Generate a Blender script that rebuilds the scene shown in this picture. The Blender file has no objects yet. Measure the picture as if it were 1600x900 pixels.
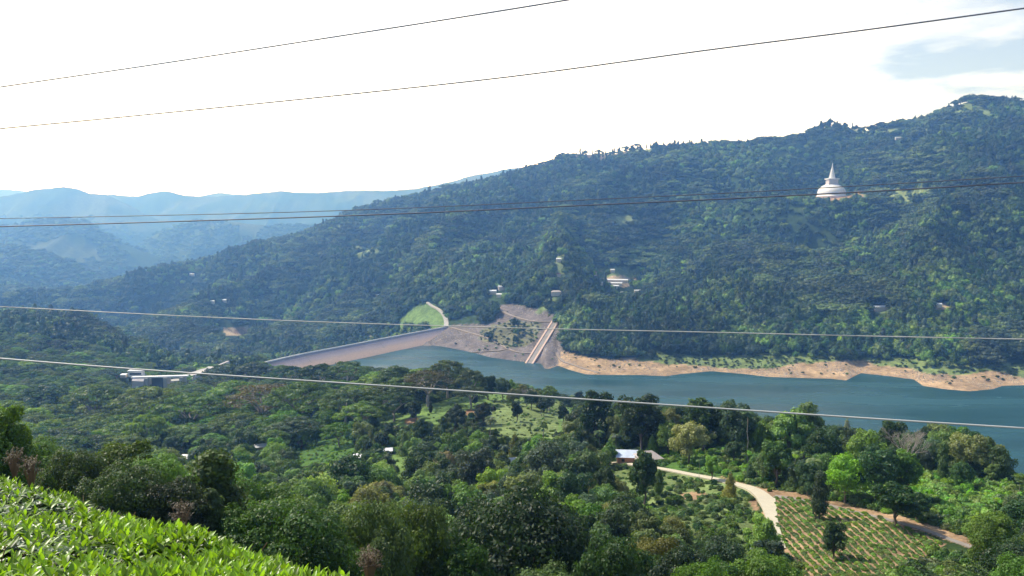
import bpy, math, random
import numpy as np
from mathutils import Vector, Matrix
random.seed(7)
rng = np.random.default_rng(11)
scene = bpy.context.scene
COL = scene.collection
R = math.radians

# ------------------------------------------------------------------ camera
CZ = 240.0                      # camera height above the lake (lake level is z = 0)
F = 1250.0                      # focal length in photo pixels (photo 1600 x 900)
PITCH = math.atan(120 / F)
CP, SP = math.cos(PITCH), math.sin(PITCH)
cam_d = bpy.data.cameras.new('camera'); cam = bpy.data.objects.new('camera', cam_d); COL.objects.link(cam)
cam.location = (0, 0, CZ); cam.rotation_euler = (R(90) - PITCH, 0, 0)
cam_d.sensor_width = 36; cam_d.lens = 36 * F / 1600
cam_d.clip_start = 0.1; cam_d.clip_end = 60000
scene.camera = cam

# ------------------------------------------------------------------ sky, sun, exposure
SUN = Vector((-0.78, 0.36, 1.06)).normalized()
world = bpy.data.worlds.new('World'); scene.world = world; world.use_nodes = True
wn, wl = world.node_tree.nodes, world.node_tree.links
wn.clear()
w_out = wn.new('ShaderNodeOutputWorld')
sky = wn.new('ShaderNodeTexSky'); sky.sky_type = 'NISHITA'; sky.sun_disc = False
sky.sun_elevation = math.asin(SUN.z); sky.sun_rotation = math.atan2(SUN.x, SUN.y)
sky.altitude = 900; sky.dust_density = 2.0
bg_sky = wn.new('ShaderNodeBackground'); bg_sky.inputs['Strength'].default_value = 0.15
bg_cl = wn.new('ShaderNodeBackground'); bg_cl.inputs['Color'].default_value = (1.0, 1.0, 1.0, 1)
tc = wn.new('ShaderNodeTexCoord')
sep = wn.new('ShaderNodeSeparateXYZ'); wl.new(tc.outputs['Generated'], sep.inputs[0])
def wmath(op, a, b=None, clamp=False):
    n = wn.new('ShaderNodeMath'); n.operation = op; n.use_clamp = clamp
    for i, v in enumerate((a, b)):
        if v is None: continue
        if isinstance(v, (int, float)): n.inputs[i].default_value = v
        else: wl.new(v, n.inputs[i])
    return n.outputs[0]
den = wmath('ADD', wmath('ABSOLUTE', sep.outputs[2]), 0.12)
cx_ = wmath('DIVIDE', sep.outputs[0], den); cy_ = wmath('DIVIDE', sep.outputs[1], den)
comb = wn.new('ShaderNodeCombineXYZ'); wl.new(cx_, comb.inputs[0]); wl.new(cy_, comb.inputs[1])
nz = wn.new('ShaderNodeTexNoise'); nz.inputs['Scale'].default_value = 1.6; nz.inputs['Detail'].default_value = 7
nz.inputs['Roughness'].default_value = 0.55
mp = wn.new('ShaderNodeMapping'); mp.inputs['Location'].default_value = (0.35, 0.2, 0)
wl.new(comb.outputs[0], mp.inputs[0]); wl.new(mp.outputs[0], nz.inputs['Vector'])
# cloud cover: closed towards the sun (front left), broken further right, half open overhead and behind
side = wmath('MULTIPLY', wmath('MAXIMUM', wmath('SUBTRACT', sep.outputs[0], 0.34), 0.0), 1.5)
over = wmath('MULTIPLY', wmath('MAXIMUM', wmath('SUBTRACT', sep.outputs[2], 0.40), 0.0), 0.55)
back = wmath('MULTIPLY', wmath('MAXIMUM', wmath('MULTIPLY', sep.outputs[1], -1.0), 0.0), 0.22)
low = wmath('MULTIPLY', wmath('MAXIMUM', wmath('SUBTRACT', 0.16, sep.outputs[2]), 0.0), 3.0)
thr = wmath('SUBTRACT', wmath('ADD', wmath('ADD', wmath('ADD', side, over), back), 0.22), low)
cover = wmath('MAXIMUM', wmath('MULTIPLY', wmath('SUBTRACT', nz.outputs['Fac'], thr), 3.0, True), 0.18)
# clouds glow brighter near the horizon ahead, where the sun lights the haze
glow = wmath('MAXIMUM', wmath('ADD', wmath('MULTIPLY', sep.outputs[1], 0.6), wmath('MULTIPLY', sep.outputs[0], -0.3)), 0.0)
hor = wmath('SUBTRACT', 1.0, wmath('MULTIPLY', wmath('ABSOLUTE', sep.outputs[2]), 2.2), True)
wl.new(wmath('ADD', 0.52, wmath('MULTIPLY', wmath('MULTIPLY', glow, hor), 3.7)), bg_cl.inputs['Strength'])
mx = wn.new('ShaderNodeMixShader'); wl.new(cover, mx.inputs[0])
wl.new(sky.outputs[0], bg_sky.inputs['Color'])
wl.new(bg_sky.outputs[0], mx.inputs[1]); wl.new(bg_cl.outputs[0], mx.inputs[2]); wl.new(mx.outputs[0], w_out.inputs[0])

sun_d = bpy.data.lights.new('sun', 'SUN'); sun = bpy.data.objects.new('sun', sun_d); COL.objects.link(sun)
sun_d.energy = 5.0; sun_d.angle = R(0.55); sun_d.color = (1.0, 0.955, 0.88)
sun.rotation_euler = SUN.to_track_quat('Z', 'Y').to_euler(); sun.location = (-200, 100, 700)
scene.view_settings.view_transform = 'Standard'; scene.view_settings.look = 'None'
scene.view_settings.exposure = 0.25; scene.view_settings.gamma = 1.0
scene.render.engine = 'CYCLES'
cy = scene.cycles
cy.max_bounces = 5; cy.diffuse_bounces = 2; cy.glossy_bounces = 2; cy.transmission_bounces = 2
cy.volume_bounces = 1; cy.transparent_max_bounces = 4; cy.use_denoising = True
cy.caustics_reflective = False; cy.caustics_refractive = False

# ------------------------------------------------------------------ projection helpers
def ray(px, py):
    v = (450 - py) / F
    k = CP + v * SP
    return ((px - 800) / F) / k, (-SP + v * CP) / k       # x / Y , (z - CZ) / Y
def proj(x, Y, z):
    dz = z - CZ
    w = Y * CP - dz * SP; v = Y * SP + dz * CP
    return 800 + F * x / w, 450 - F * v / w
def s_of(py): return ray(800, py)[1]

# ------------------------------------------------------------------ noise (numpy)
_perm = np.random.default_rng(5).random((256, 256))
def vnoise(x, y):
    xi = np.floor(x).astype(int); yi = np.floor(y).astype(int)
    fx = x - xi; fy = y - yi
    fx = fx * fx * (3 - 2 * fx); fy = fy * fy * (3 - 2 * fy)
    g = lambda a, b: _perm[a & 255, b & 255]
    return (g(xi, yi) * (1 - fx) * (1 - fy) + g(xi + 1, yi) * fx * (1 - fy) + g(xi, yi + 1) * (1 - fx) * fy + g(xi + 1, yi + 1) * fx * fy)
def fbm(x, y, o=4):
    t = 0; a = 0.5; n = 0
    for k in range(o):
        t = t + a * vnoise(x * 2 ** k + 17.3 * k, y * 2 ** k + 5.1 * k); n += a; a *= 0.5
    return t / n
def sstep(a, b, x):
    t = np.clip((x - a) / (b - a), 0, 1); return t * t * (3 - 2 * t)

# ------------------------------------------------------------------ terrain
# control profiles: photo column -> list of (distance Y, height z)
PROF = {
 -350: [(2,238.5),(5,237.6),(12,236),(25,231),(60,217),(120,194),(200,162),(400,112),(700,80),(1000,85),(1250,90),(1600,20),(2000,-60),(2500,-70),(3000,-60),(3600,-60)],
 0: [(2,238.2),(4,237.8),(7,236.9),(10,235.6),(15,232.6),(25,229),(50,219.5),(70,212),(100,201),(150,182),(220,156),(400,104),(600,74),(800,58),(1000,60),(1250,66),(1450,20),(1700,-30),(2000,-70),(2500,-72),(2900,-60),(3500,-60)],
 120: [(2,238.2),(4,237.6),(7,236.4),(10,234.4),(15,232),(25,228.5),(50,219),(70,211.5),(100,200),(150,181),(220,156),(400,104),(600,72),(800,50),(1000,46),(1250,60),(1450,10),(1700,-50),(2300,-70),(2700,-58),(3000,-44),(3500,-120)],
 250: [(2,238.1),(4,237.3),(7,235.6),(10,233.6),(15,231.3),(25,227.5),(50,217),(70,209),(100,197),(150,178),(220,155),(400,106),(600,74),(800,46),(1000,24),(1150,16),(1400,-55),(1800,-65),(2200,-60),(2600,-18),(3150,18),(3600,-90)],
 400: [(2,238.0),(4,237.2),(7,235),(12,231.6),(25,225.5),(50,213.5),(70,205),(100,192),(150,172),(220,152),(400,110),(600,78),(800,48),(1000,24),(1150,14),(1250,-20),(1400,-52),(1700,-56),(1950,-48),(2200,-28),(2600,32),(3250,115),(3700,-20)],
 550: [(2,237.9),(4,236.9),(7,234.5),(12,231),(25,223.5),(50,209),(70,200),(100,187),(150,168),(220,150),(400,115),(480,106),(600,88),(800,60),(1000,36),(1150,10),(1240,-12),(1400,-48),(1700,-42),(1900,-8),(2200,30),(2700,120),(3300,240),(3800,80)],
 620: [(3,237.3),(12,231),(25,222),(50,206),(100,181),(200,153),(330,128),(450,112),(550,106),(700,88),(900,56),(1080,12),(1180,-6),(1300,-14),(1650,-22),(1900,20),(2300,110),(2800,198),(3300,298),(3900,140)],
 700: [(3,237.2),(12,231),(25,222),(50,206),(100,181),(200,152),(330,129),(450,116),(540,109),(620,104),(750,82),(900,50),(1030,6),(1110,-12),(1300,-14),(1400,-6),(1528,20),(1650,49),(1900,80),(2300,160),(2700,245),(3200,342),(3800,200)],
 800: [(3,237.1),(12,231),(25,222),(50,206),(100,181),(200,152),(300,136),(450,118),(540,108),(620,98),(750,74),(900,36),(1000,4),(1080,-12),(1250,-10),(1400,25),(1500,50),(1650,82),(2000,128),(2400,210),(3050,392),(3700,240)],
 900: [(3,237.1),(12,231),(25,222),(50,206),(100,182),(200,155),(300,141),(400,127),(520,104),(650,78),(800,36),(930,2),(1010,-10),(1180,-8),(1350,40),(1600,80),(1800,105),(2050,150),(2300,196),(2600,290),(3000,462),(3700,300)],
 1000: [(3,237.1),(12,231),(25,222),(50,206),(100,183),(150,170),(200,160),(300,146.5),(400,128),(520,98),(650,62),(800,24),(890,2),(980,-10),(1140,-6),(1350,50),(1700,88),(1850,110),(2100,175),(2500,300),(2950,480),(3700,330)],
 1100: [(3,237.1),(12,231),(25,222),(50,206),(100,184),(150,169),(200,160),(300,147.5),(380,131),(500,98),(650,52),(780,16),(850,2),(950,-10),(1150,-6),(1400,55),(1700,115),(2000,180),(2400,300),(2900,484),(3700,340)],
 1200: [(3,237.1),(12,231),(25,222),(50,206),(100,184),(165,165),(220,159),(300,146.5),(360,133),(450,106),(600,54),(740,10),(800,0),(900,-10),(1150,-6),(1350,45),(1600,105),(1900,180),(2200,275),(2450,275),(3000,516),(3700,360)],
 1300: [(3,237.1),(12,231),(25,222),(50,206),(100,185),(160,167),(220,160),(300,146),(360,130),(450,100),(600,44),(720,4),(800,-8),(1100,-6),(1350,50),(1600,115),(1900,195),(2150,272),(2200,277),(2260,279),(2420,262),(2700,392),(2950,560),(3600,400)],
 1400: [(3,237.1),(12,231),(25,222),(50,206),(100,185),(160,167),(190,165),(240,157),(295,146),(400,108),(550,48),(690,3),(780,-8),(1080,-6),(1350,65),(1650,150),(1950,250),(2150,325),(2400,335),(2850,562),(3600,400)],
 1500: [(3,237.1),(12,231),(25,222),(50,206),(100,185),(150,169),(200,162),(250,155),(290,146),(380,106),(520,46),(650,3),(740,-8),(1040,-6),(1150,9),(1400,85),(1700,190),(2000,310),(2300,440),(2650,600),(3500,420)],
 1600: [(3,237.1),(12,231),(25,222),(50,206),(100,185),(150,171),(200,163),(250,153),(290,140),(350,112),(480,56),(620,3),(720,-8),(1030,-6),(1150,8),(1500,118),(2000,335),(2250,450),(2600,596),(3400,430)],
 1950: [(3,237.1),(12,231),(25,222),(50,206),(100,185),(150,171),(220,158),(290,130),(400,80),(560,4),(660,-8),(950,-6),(1100,10),(1500,150),(2000,360),(2500,590),(3300,430)],
}
_cp = []
for px, lst in PROF.items():
    for Y, z in lst:
        # column px measured at the horizon line; tiny tilt ignored
        s = (z - CZ) / Y
        k = CP - (SP + s * CP) / (CP - s * SP) * SP if False else None
        # exact u for this px at this ray slope
        # v from slope s: s=(-SP+v CP)/(CP+v SP)
        v = (s * CP + SP) / (CP - s * SP)
        u = ((px - 800) / F) / (CP + v * SP)
        _cp.append((u, math.log(Y), s))
_cp = np.array(_cp)
KX = 2.0
def _phi(r2): return np.sqrt(r2 + 0.02 ** 2)
_A = _phi((KX * (_cp[:, None, 0] - _cp[None, :, 0])) ** 2 + (_cp[:, None, 1] - _cp[None, :, 1]) ** 2)
_w = np.linalg.solve(_A + 1e-4 * np.eye(len(_cp)), _cp[:, 2] + 0.35)

UMAX = 1.15
U = np.linspace(-UMAX, UMAX, 860)
LY = np.concatenate([np.linspace(math.log(1.5), math.log(100), 150, endpoint=False),
                     np.linspace(math.log(100), math.log(3600), 640, endpoint=False),
                     np.linspace(math.log(3600), math.log(15500), 150)])
YY = np.exp(LY)
# coarse solve, then refine
cu = np.linspace(-UMAX, UMAX, 240); cl = np.linspace(LY[0], math.log(4600), 330)
gu, gl = np.meshgrid(cu, cl)
S = np.empty(gu.size)
fu, fl = gu.ravel(), gl.ravel()
for i in range(0, fu.size, 8000):
    S[i:i + 8000] = _phi((KX * (fu[i:i + 8000, None] - _cp[None, :, 0])) ** 2 + (fl[i:i + 8000, None] - _cp[None, :, 1]) ** 2) @ _w - 0.35
S = S.reshape(gu.shape)
def bil(Sg, au, al, u, l):
    iu = np.clip((u - au[0]) / (au[1] - au[0]), 0, len(au) - 1.001); il = np.clip((l - al[0]) / (al[1] - al[0]), 0, len(al) - 1.001)
    a = iu.astype(int); b = il.astype(int); fa = iu - a; fb = il - b
    return (Sg[b, a] * (1 - fa) + Sg[b, a + 1] * fa) * (1 - fb) + (Sg[b + 1, a] * (1 - fa) + Sg[b + 1, a + 1] * fa) * fb

SHORE = np.array([(560,562),(600,555),(650,545),(680,540),(690,541),(710,545),(740,551),(765,558),(800,563),(828,566.5),(846,568),(852,577),(862,575),(872,571),(890,578),(915,585),
 (950,586),(1000,586),(1040,588),(1060,585),(1110,580),(1160,584),(1200,589),(1300,592),(1322,594.5),(1345,583),(1390,588),(1428,593),(1442,603),
 (1475,608),(1515,611.5),(1552,608),(1566,603),(1600,602),(1700,606),(2200,612)], float)
RIDGES = [  # distance, steepness, crest (px, py)
 (4000, 0.36, [(-600,330),(-300,350),(0,382),(60,392),(110,409),(160,436),(240,472),(300,505),(400,560)]),
 (5200, 0.40, [(-600,330),(-200,335),(0,354),(40,346),(100,342),(130,345),(165,362),(200,382),(260,404),(330,432),(420,470)]),
 (6300, 0.40, [(100,430),(200,395),(240,366),(270,354),(300,345),(360,346),(420,352),(500,352),(560,345),(650,350),(760,400)]),
 (8200, 0.42, [(-600,300),(-250,318),(-60,312),(0,307),(40,300),(60,296),(100,291.5),(125,296),(140,302),(165,304),(200,319),(230,336),(280,358),(340,380)]),
 (10000, 0.40, [(-600,305),(-100,325),(130,318),(170,303),(215,306),(240,299.5),(262,297.5),(290,305),(330,306),(380,303),(440,297),(460,300),(500,299.5),(560,296),(600,297),(650,294),(700,284),(740,273),(800,262),(900,255),(1200,300),(2200,330)]),
 (13000, 0.40, [(-600,310),(-100,300),(0,295.5),(30,297),(70,306),(200,312),(310,307),(340,301),(380,304),(450,306),(600,310),(2200,320)]),
]
def ground(x, Y):
    x = np.atleast_1d(np.asarray(x, float)); Y = np.atleast_1d(np.asarray(Y, float)); Y = np.maximum(Y, 1.5)
    u = np.clip(x / Y, -UMAX, UMAX); l = np.log(Y)
    s = bil(S, cu, cl, u, np.minimum(l, cl[-1]))
    z = CZ + s * Y
    px, py = proj(x, Y, z)
    # far shore: exact water line
    px0 = 800 + F * u * (CP - 0.0) * 1.0
    sy = np.interp(px0, SHORE[:, 0], SHORE[:, 1])
    # px on the water plane at the shore distance
    for _ in range(2):
        Ys = CZ / -s_arr(sy)
        pxs, _t = proj(u * Ys, Ys, 0.0)
        sy = np.interp(pxs, SHORE[:, 0], SHORE[:, 1])
    Ys = CZ / -s_arr(sy)
    d = Y - Ys
    slope = np.interp(pxs, [560, 700, 850, 905, 2000], [0.16, 0.17, 0.19, 0.075, 0.075])
    bank = np.where(d > 0, d * slope + (fbm(x / 22, Y / 22, 3) - .5) * np.clip(d, 0, 30) * 0.09, d * 0.12)
    on = sstep(600, 690, pxs) * (1 - sstep(2100, 2300, pxs))
    k = on * (1 - sstep(40, 170, d)) * sstep(-150, -60, d)
    z = z * (1 - k) + np.clip(bank, -9, 60) * k
    # valley and hill relief on the far side
    m = sstep(150, 500, d * on + (Y - 1500) * (1 - on)) * sstep(1250, 1700, Y) * (1 - sstep(3400, 4200, Y))
    st = np.hypot((x - 880) , (Y - 2215)); m = m * sstep(60, 220, st)
    crest = np.interp(px0, [0,250,400,550,700,800,900,1000,1200,1300,1400,1500,1600,1950], [2900,3150,3250,3300,3200,3050,3000,2950,3000,2950,2850,2650,2600,2500])
    z = z - 15 * sstep(-500, -60, Y - crest) * (1 - sstep(3500, 4000, Y)) * sstep(1700, 2100, Y)
    m = m * (.12 + .88 * (1 - sstep(-500, -120, Y - crest)))
    g = fbm(x / 340 + 3.1, Y / 900 + 1.7, 4); rdg = 1 - np.abs(2 * g - 1)
    z = z + m * ((rdg - 0.78) * 250 + (fbm(x / 90, Y / 120 + 9, 3) - .5) * 24)
    mn = sstep(30, 120, Y) * (1 - sstep(700, 1000, Y))
    z = z + mn * (fbm(x / 40 + 9, Y / 40, 3) - .5) * 3.0 * (1 - sstep(1130, 1210, px) * (1 - sstep(330, 350, Y)))
    # far ranges
    fade = sstep(3500, 4300, Y)
    z = z * (1 - fade) + (-140) * fade
    for Yk, st_, pts in RIDGES:
        pts = np.array(pts, float); v = (450 - pts[:, 1]) / F
        ku = ((pts[:, 0] - 800) / F) / (CP + v * SP); ks = (-SP + v * CP) / (CP + v * SP)
        cz = CZ + np.interp(u, ku, ks) * Yk
        wob = (fbm(x / 700 + Yk, Y / 900, 4) - .5)
        h = cz - np.abs(Y - Yk) * st_ * (0.75 + 1.0 * np.abs(fbm(x / 420 + Yk, Y / 1500, 4) * 2 - 1)) + wob * 0.0
        h = h + (fbm(x / 300 + Yk, Y / 300, 4) - .5) * 50 * sstep(40, 500, np.abs(Y - Yk)) + (fbm(x / 60 + Yk, Y / 200, 2) - .5) * 14
        h = np.where(Y > 3300, h, -1e3)
        z = np.maximum(z, h)
    return z
def s_arr(py):
    v = (450 - py) / F
    return (-SP + v * CP) / (CP + v * SP)
def gz(x, Y): return float(ground(x, Y)[0])
_YR = np.exp(np.linspace(math.log(2), math.log(14000), 1500))
def hit(px, py, y0=2.0):
    u, s = ray(px, py)
    ys = _YR[_YR >= y0]
    g = ground(u * ys, ys); zz = CZ + s * ys
    i = np.argmax(zz <= g)
    if zz[i] > g[i]: i = len(ys) - 1
    if i == 0: Y = ys[0]
    else:
        a = zz[i - 1] - g[i - 1]; b = g[i] - zz[i]; t = a / (a + b + 1e-9); Y = ys[i - 1] + t * (ys[i] - ys[i - 1])
    return u * Y, Y, gz(u * Y, Y)

def inpoly(poly, x, y):
    poly = np.array(poly, float); res = np.zeros(x.shape, bool)
    m = (x >= poly[:, 0].min()) & (x <= poly[:, 0].max()) & (y >= poly[:, 1].min()) & (y <= poly[:, 1].max())
    xs, ys = x[m], y[m]; c = np.zeros(xs.shape, bool); n = len(poly)
    for i in range(n):
        x1, y1 = poly[i]; x2, y2 = poly[(i + 1) % n]
        if y1 == y2: continue
        c ^= ((y1 > ys) != (y2 > ys)) & (xs < (x2 - x1) * (ys - y1) / (y2 - y1) + x1)
    res[m] = c; return res
def ell(cx, cy, rx, ry, n=14): return [(cx + rx * math.cos(2 * math.pi * i / n), cy + ry * math.sin(2 * math.pi * i / n)) for i in range(n)]

C_FLOOR = (.030, .055, .016); C_GRASS = (.125, .20, .055); C_LUSH = (.065, .13, .028); C_SAND = (.34, .24, .145); C_ROCK = (.155, .132, .125)
C_DIRT = (.33, .22, .13); C_MEADOW = (.15, .20, .07); C_SCRUB = (.12, .15, .05); C_TAN = (.40, .31, .20); C_PALE = (.20, .25, .11); C_RED = (.27, .165, .10)
# name, polygon in photo pixels, distance range, ground colour, tree density, bush density
ZONES = [
 ('sand', [(856,560),(880,548),(905,556),(960,562),(1030,556),(1080,561),(1130,566),(1200,562),(1240,556),(1290,560),(1330,564),(1380,560),(1440,566),(1500,570),(1600,580),(1800,580),(1800,630),(860,600)], (1000,1700), C_SAND, 0, .03),
 ('shore_scrub', [(1000,550),(1090,556),(1200,552),(1330,556),(1300,566),(1240,569),(1200,577),(1140,575),(1080,570),(1030,568),(990,562)], (1000,1700), C_MEADOW, .16, .5),
 ('shore_scrub', [(1340,558),(1480,560),(1600,568),(1800,568),(1800,592),(1600,590),(1540,578),(1500,586),(1450,584),(1420,576),(1370,570)], (1000,1700), C_MEADOW, .16, .4),
 ('rock', [(678,512),(704,508),(770,504),(778,476),(800,475),(840,482),(868,494),(879,520),(880,548),(872,572),(850,580),(820,572),(770,562),(735,556),(640,562)], (1200,1700), C_ROCK, 0, .02),
 ('scrub_bank', [(755,512),(800,500),(850,505),(838,530),(805,545),(775,540),(750,528)], (1200,1700), (.15,.15,.085), .02, .5),
 ('grass_mound', [(622,498),(640,484),(667,473),(688,484),(697,500),(690,512),(640,520),(608,527),(600,520),(622,508)], (1450,1900), C_GRASS, 0, 0),
 ('downstream', [(470,540),(520,524),(600,522),(640,514),(640,530),(560,545),(470,555)], (1450,2000), (.17,.165,.11), .35, .4),
 ('pitch', [(346,512),(372,508),(386,510),(384,524),(350,524)], (1500,2400), C_TAN, 0, 0),
 ('pitch', [(365,512),(383,511),(382,521),(360,521)], (1500,2400), C_RED, 0, 0),
 ('glade', ell(955,428,36,10), (1400,2600), C_MEADOW, .15, 0),
 ('yard', ell(922,427,18,4), (1400,2600), C_TAN, .1, 0),
 ('yard', ell(962,441,34,9), (1400,2600), C_TAN, 0, 0),
 ('glade', ell(885,415,24,30), (1400,2800), C_PALE, .4, 0),
 ('glade', [(838,488),(850,470),(872,462),(868,478),(845,492)], (1300,2200), C_MEADOW, 0, 0),
 ('glade', ell(770,400,30,7), (1700,2800), C_MEADOW, .3, 0),
 ('glade', ell(560,392,40,8), (1700,3000), C_PALE, .5, 0),
 ('glade', ell(1010,385,34,9), (1700,3000), C_MEADOW, .3, 0),
 ('glade', ell(940,345,60,10), (2000,3400), C_PALE, .45, 0),
 ('glade', ell(985,238,40,8), (2300,3600), C_PALE, .3, 0),
 ('glade', ell(920,243,70,8), (2300,3600), (.16,.13,.10), .3, 0),
 ('glade', [(1450,172),(1480,162),(1520,162),(1540,172),(1560,186),(1500,180),(1455,180)], (2200,3400), C_MEADOW, .3, 0),
 ('glade', ell(1400,305,60,12), (1700,3000), C_PALE, .35, 0),
 ('glade', ell(1380,205,70,5), (2200,3400), C_PALE, .4, 0),
 ('glade', ell(1466,479,26,5), (1200,2400), C_TAN, .3, 0),
 ('glade', ell(1375,484,16,5), (1200,2400), C_MEADOW, .2, 0),
 ('terrace', [(1290,306),(1345,301),(1350,307),(1335,314),(1296,315)], (1900,2500), C_DIRT, 0, 0),
 ('glade', ell(1190,345,70,8), (1700,3000), C_FLOOR, .9, 0),
 ('field', [(640,640),(700,622),(760,612),(830,622),(900,640),(890,680),(840,690),(830,650),(780,640),(720,652),(660,668)], (300,760), C_GRASS, .05, .25),
 ('field', [(565,655),(600,640),(660,645),(640,668),(580,672)], (300,760), C_GRASS, .1, .25),
 ('field', [(770,625),(880,625),(870,690),(800,700),(760,670)], (300,760), C_MEADOW, .18, .5),
 ('soil', ell(648,658,16,6), (300,760), C_RED, 0, .1),
 ('soil', ell(735,645,12,5), (300,760), C_RED, 0, .1),
 ('field', [(600,715),(640,705),(652,730),(640,760),(612,758)], (200,600), C_GRASS, .05, .5),
 ('field', [(440,705),(560,690),(560,715),(500,730),(445,735)], (250,700), C_LUSH, .12, .9),
 ('field', [(470,660),(560,662),(600,690),(480,705)], (300,700), C_LUSH, .15, 1),
 ('glen', [(960,735),(1060,738),(1130,745),(1185,770),(1195,840),(1180,880),(1120,890),(1060,850),(1010,800),(940,790),(920,745)], (120,340), C_MEADOW, .04, .85),
 ('soil', [(1165,775),(1185,780),(1190,800),(1180,800)], (120,340), C_DIRT, 0, .2),
 ('soil', ell(1085,775,22,7), (120,340), C_DIRT, 0, .3),
 ('lush', [(1030,710),(1140,700),(1290,715),(1440,735),(1580,765),(1640,800),(1640,870),(1520,850),(1440,800),(1300,770),(1170,745),(1050,735)], (180,345), C_LUSH, .02, 1.0),
 ('bank', [(1120,742),(1180,760),(1240,770),(1330,789),(1440,815),(1520,843),(1600,866),(1640,882),(1600,888),(1480,844),(1400,817),(1290,791),(1215,778),(1170,764)], (140,300), C_DIRT, 0, .12),
 ('bank', [(1192,800),(1206,800),(1222,860),(1206,868)], (100,260), C_DIRT, 0, .2),
 ('crops', [(1212,776),(1260,782),(1330,797),(1400,817),(1477,850),(1440,872),(1390,905),(1340,960),(1270,960),(1235,880),(1214,830)], (120,240), C_DIRT, 0, 0),
 ('soil', ell(1490,868,22,8), (120,240), C_MEADOW, 0, .5),
]
for i, z_ in enumerate(ZONES):
    pass
def classify(x, Y, z, jitter=True):
    px, py = proj(x, Y, z)
    if jitter:
        sc = np.clip(Y, 30, 4000)
        px = px + (fbm(x / (sc * .02) + 4, Y / (sc * .02), 3) - .5) * 12; py = py + (fbm(x / (sc * .02) + 40, Y / (sc * .02) + 7, 3) - .5) * 5
    idx = np.full(x.shape, -1)
    for i, (nm, poly, (y0, y1), c, td, bd) in enumerate(ZONES):
        idx[inpoly(poly, px, py) & (Y > y0) & (Y < y1)] = i
    return idx

# ------------------------------------------------------------------ object helpers
def tag(o, label=None, cat=None, group=None, kind=None):
    if label: o['label'] = label
    if cat: o['category'] = cat
    if group: o['group'] = group
    if kind: o['kind'] = kind
    return o
def empty(name, loc, rz=0.0, label=None, cat=None, group=None):
    o = bpy.data.objects.new(name, None); COL.objects.link(o); o.location = loc; o.rotation_euler = (0, 0, rz)
    o.empty_display_size = 1.0
    return tag(o, label, cat, group)
def mesh_from(name, V, Fc, mat=None, smooth=False, tint=None, col=None):
    V = np.asarray(V, np.float32).reshape(-1, 3)
    me = bpy.data.meshes.new(name)
    if isinstance(Fc, np.ndarray):
        nf, k = Fc.shape
        me.vertices.add(len(V)); me.vertices.foreach_set('co', V.ravel())
        me.loops.add(nf * k); me.loops.foreach_set('vertex_index', Fc.ravel().astype(np.int32))
        me.polygons.add(nf); me.polygons.foreach_set('loop_start', np.arange(0, nf * k, k, dtype=np.int32))
        me.polygons.foreach_set('loop_total', np.full(nf, k, np.int32))
        me.update(calc_edges=True)
    else:
        me.from_pydata([tuple(v) for v in V], [], Fc); me.update()
    if smooth: me.polygons.foreach_set('use_smooth', [True] * len(me.polygons))
    if tint is not None:
        a = me.attributes.new('tint', 'FLOAT', 'FACE'); a.data.foreach_set('value', np.asarray(tint, np.float32))
    if col is not None:
        a = me.attributes.new('ground_colour', 'FLOAT_COLOR', 'POINT')
        a.data.foreach_set('color', np.asarray(col, np.float32).ravel())
    if mat: me.materials.append(mat)
    return me
def ob(name, me, parent=None, loc=(0, 0, 0), link=True):
    o = bpy.data.objects.new(name, me)
    if link: COL.objects.link(o)
    o.location = loc
    if parent: o.parent = parent
    return o
class MB:
    def __init__(s): s.v = []; s.f = []
    def box(s, x0, x1, y0, y1, z0, z1):
        b = len(s.v)
        s.v += [(x0,y0,z0),(x1,y0,z0),(x1,y1,z0),(x0,y1,z0),(x0,y0,z1),(x1,y0,z1),(x1,y1,z1),(x0,y1,z1)]
        s.f += [(b,b+3,b+2,b+1),(b+4,b+5,b+6,b+7),(b,b+1,b+5,b+4),(b+1,b+2,b+6,b+5),(b+2,b+3,b+7,b+6),(b+3,b,b+4,b+7)]; return s
    def poly(s, pts): b = len(s.v); s.v += pts; s.f.append(tuple(range(b, b + len(pts)))); return s
    def prism(s, pts, dz):
        b = len(s.v); n = len(pts); s.v += pts + [(p[0], p[1], p[2] - dz) for p in pts]
        s.f.append(tuple(range(b, b + n))); s.f.append(tuple(range(b + 2 * n - 1, b + n - 1, -1)))
        for i in range(n): j = (i + 1) % n; s.f.append((b + i, b + n + i, b + n + j, b + j))
        return s
    def lathe(s, prof, n=32, c=(0, 0)):
        b = len(s.v)
        for r, z in prof:
            for i in range(n): a = 2 * math.pi * i / n; s.v.append((c[0] + r * math.cos(a), c[1] + r * math.sin(a), z))
        for k in range(len(prof) - 1):
            for i in range(n): j = (i + 1) % n; s.f.append((b+k*n+i, b+k*n+j, b+(k+1)*n+j, b+(k+1)*n+i))
        return s
    def tube(s, pts, rs, n=5):
        b = len(s.v); P = [Vector(p) for p in pts]
        for k, p in enumerate(P):
            d = (P[min(k + 1, len(P) - 1)] - P[max(k - 1, 0)]).normalized()
            a = d.cross(Vector((0, 0, 1)) if abs(d.z) < .9 else Vector((1, 0, 0))).normalized(); c = d.cross(a)
            for i in range(n):
                t = 2 * math.pi * i / n; q = p + (a * math.cos(t) + c * math.sin(t)) * rs[k]; s.v.append(tuple(q))
        for k in range(len(P) - 1):
            for i in range(n): j = (i + 1) % n; s.f.append((b+k*n+i, b+k*n+j, b+(k+1)*n+j, b+(k+1)*n+i))
        s.f.append(tuple(range(b + n - 1, b - 1, -1))); s.f.append(tuple(range(b + (len(P) - 1) * n, b + len(P) * n)))
        return s
    def build(s, name, mat, parent=None, smooth=False, link=True):
        return ob(name, mesh_from(name, s.v, s.f, mat, smooth), parent, link=link)

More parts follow.
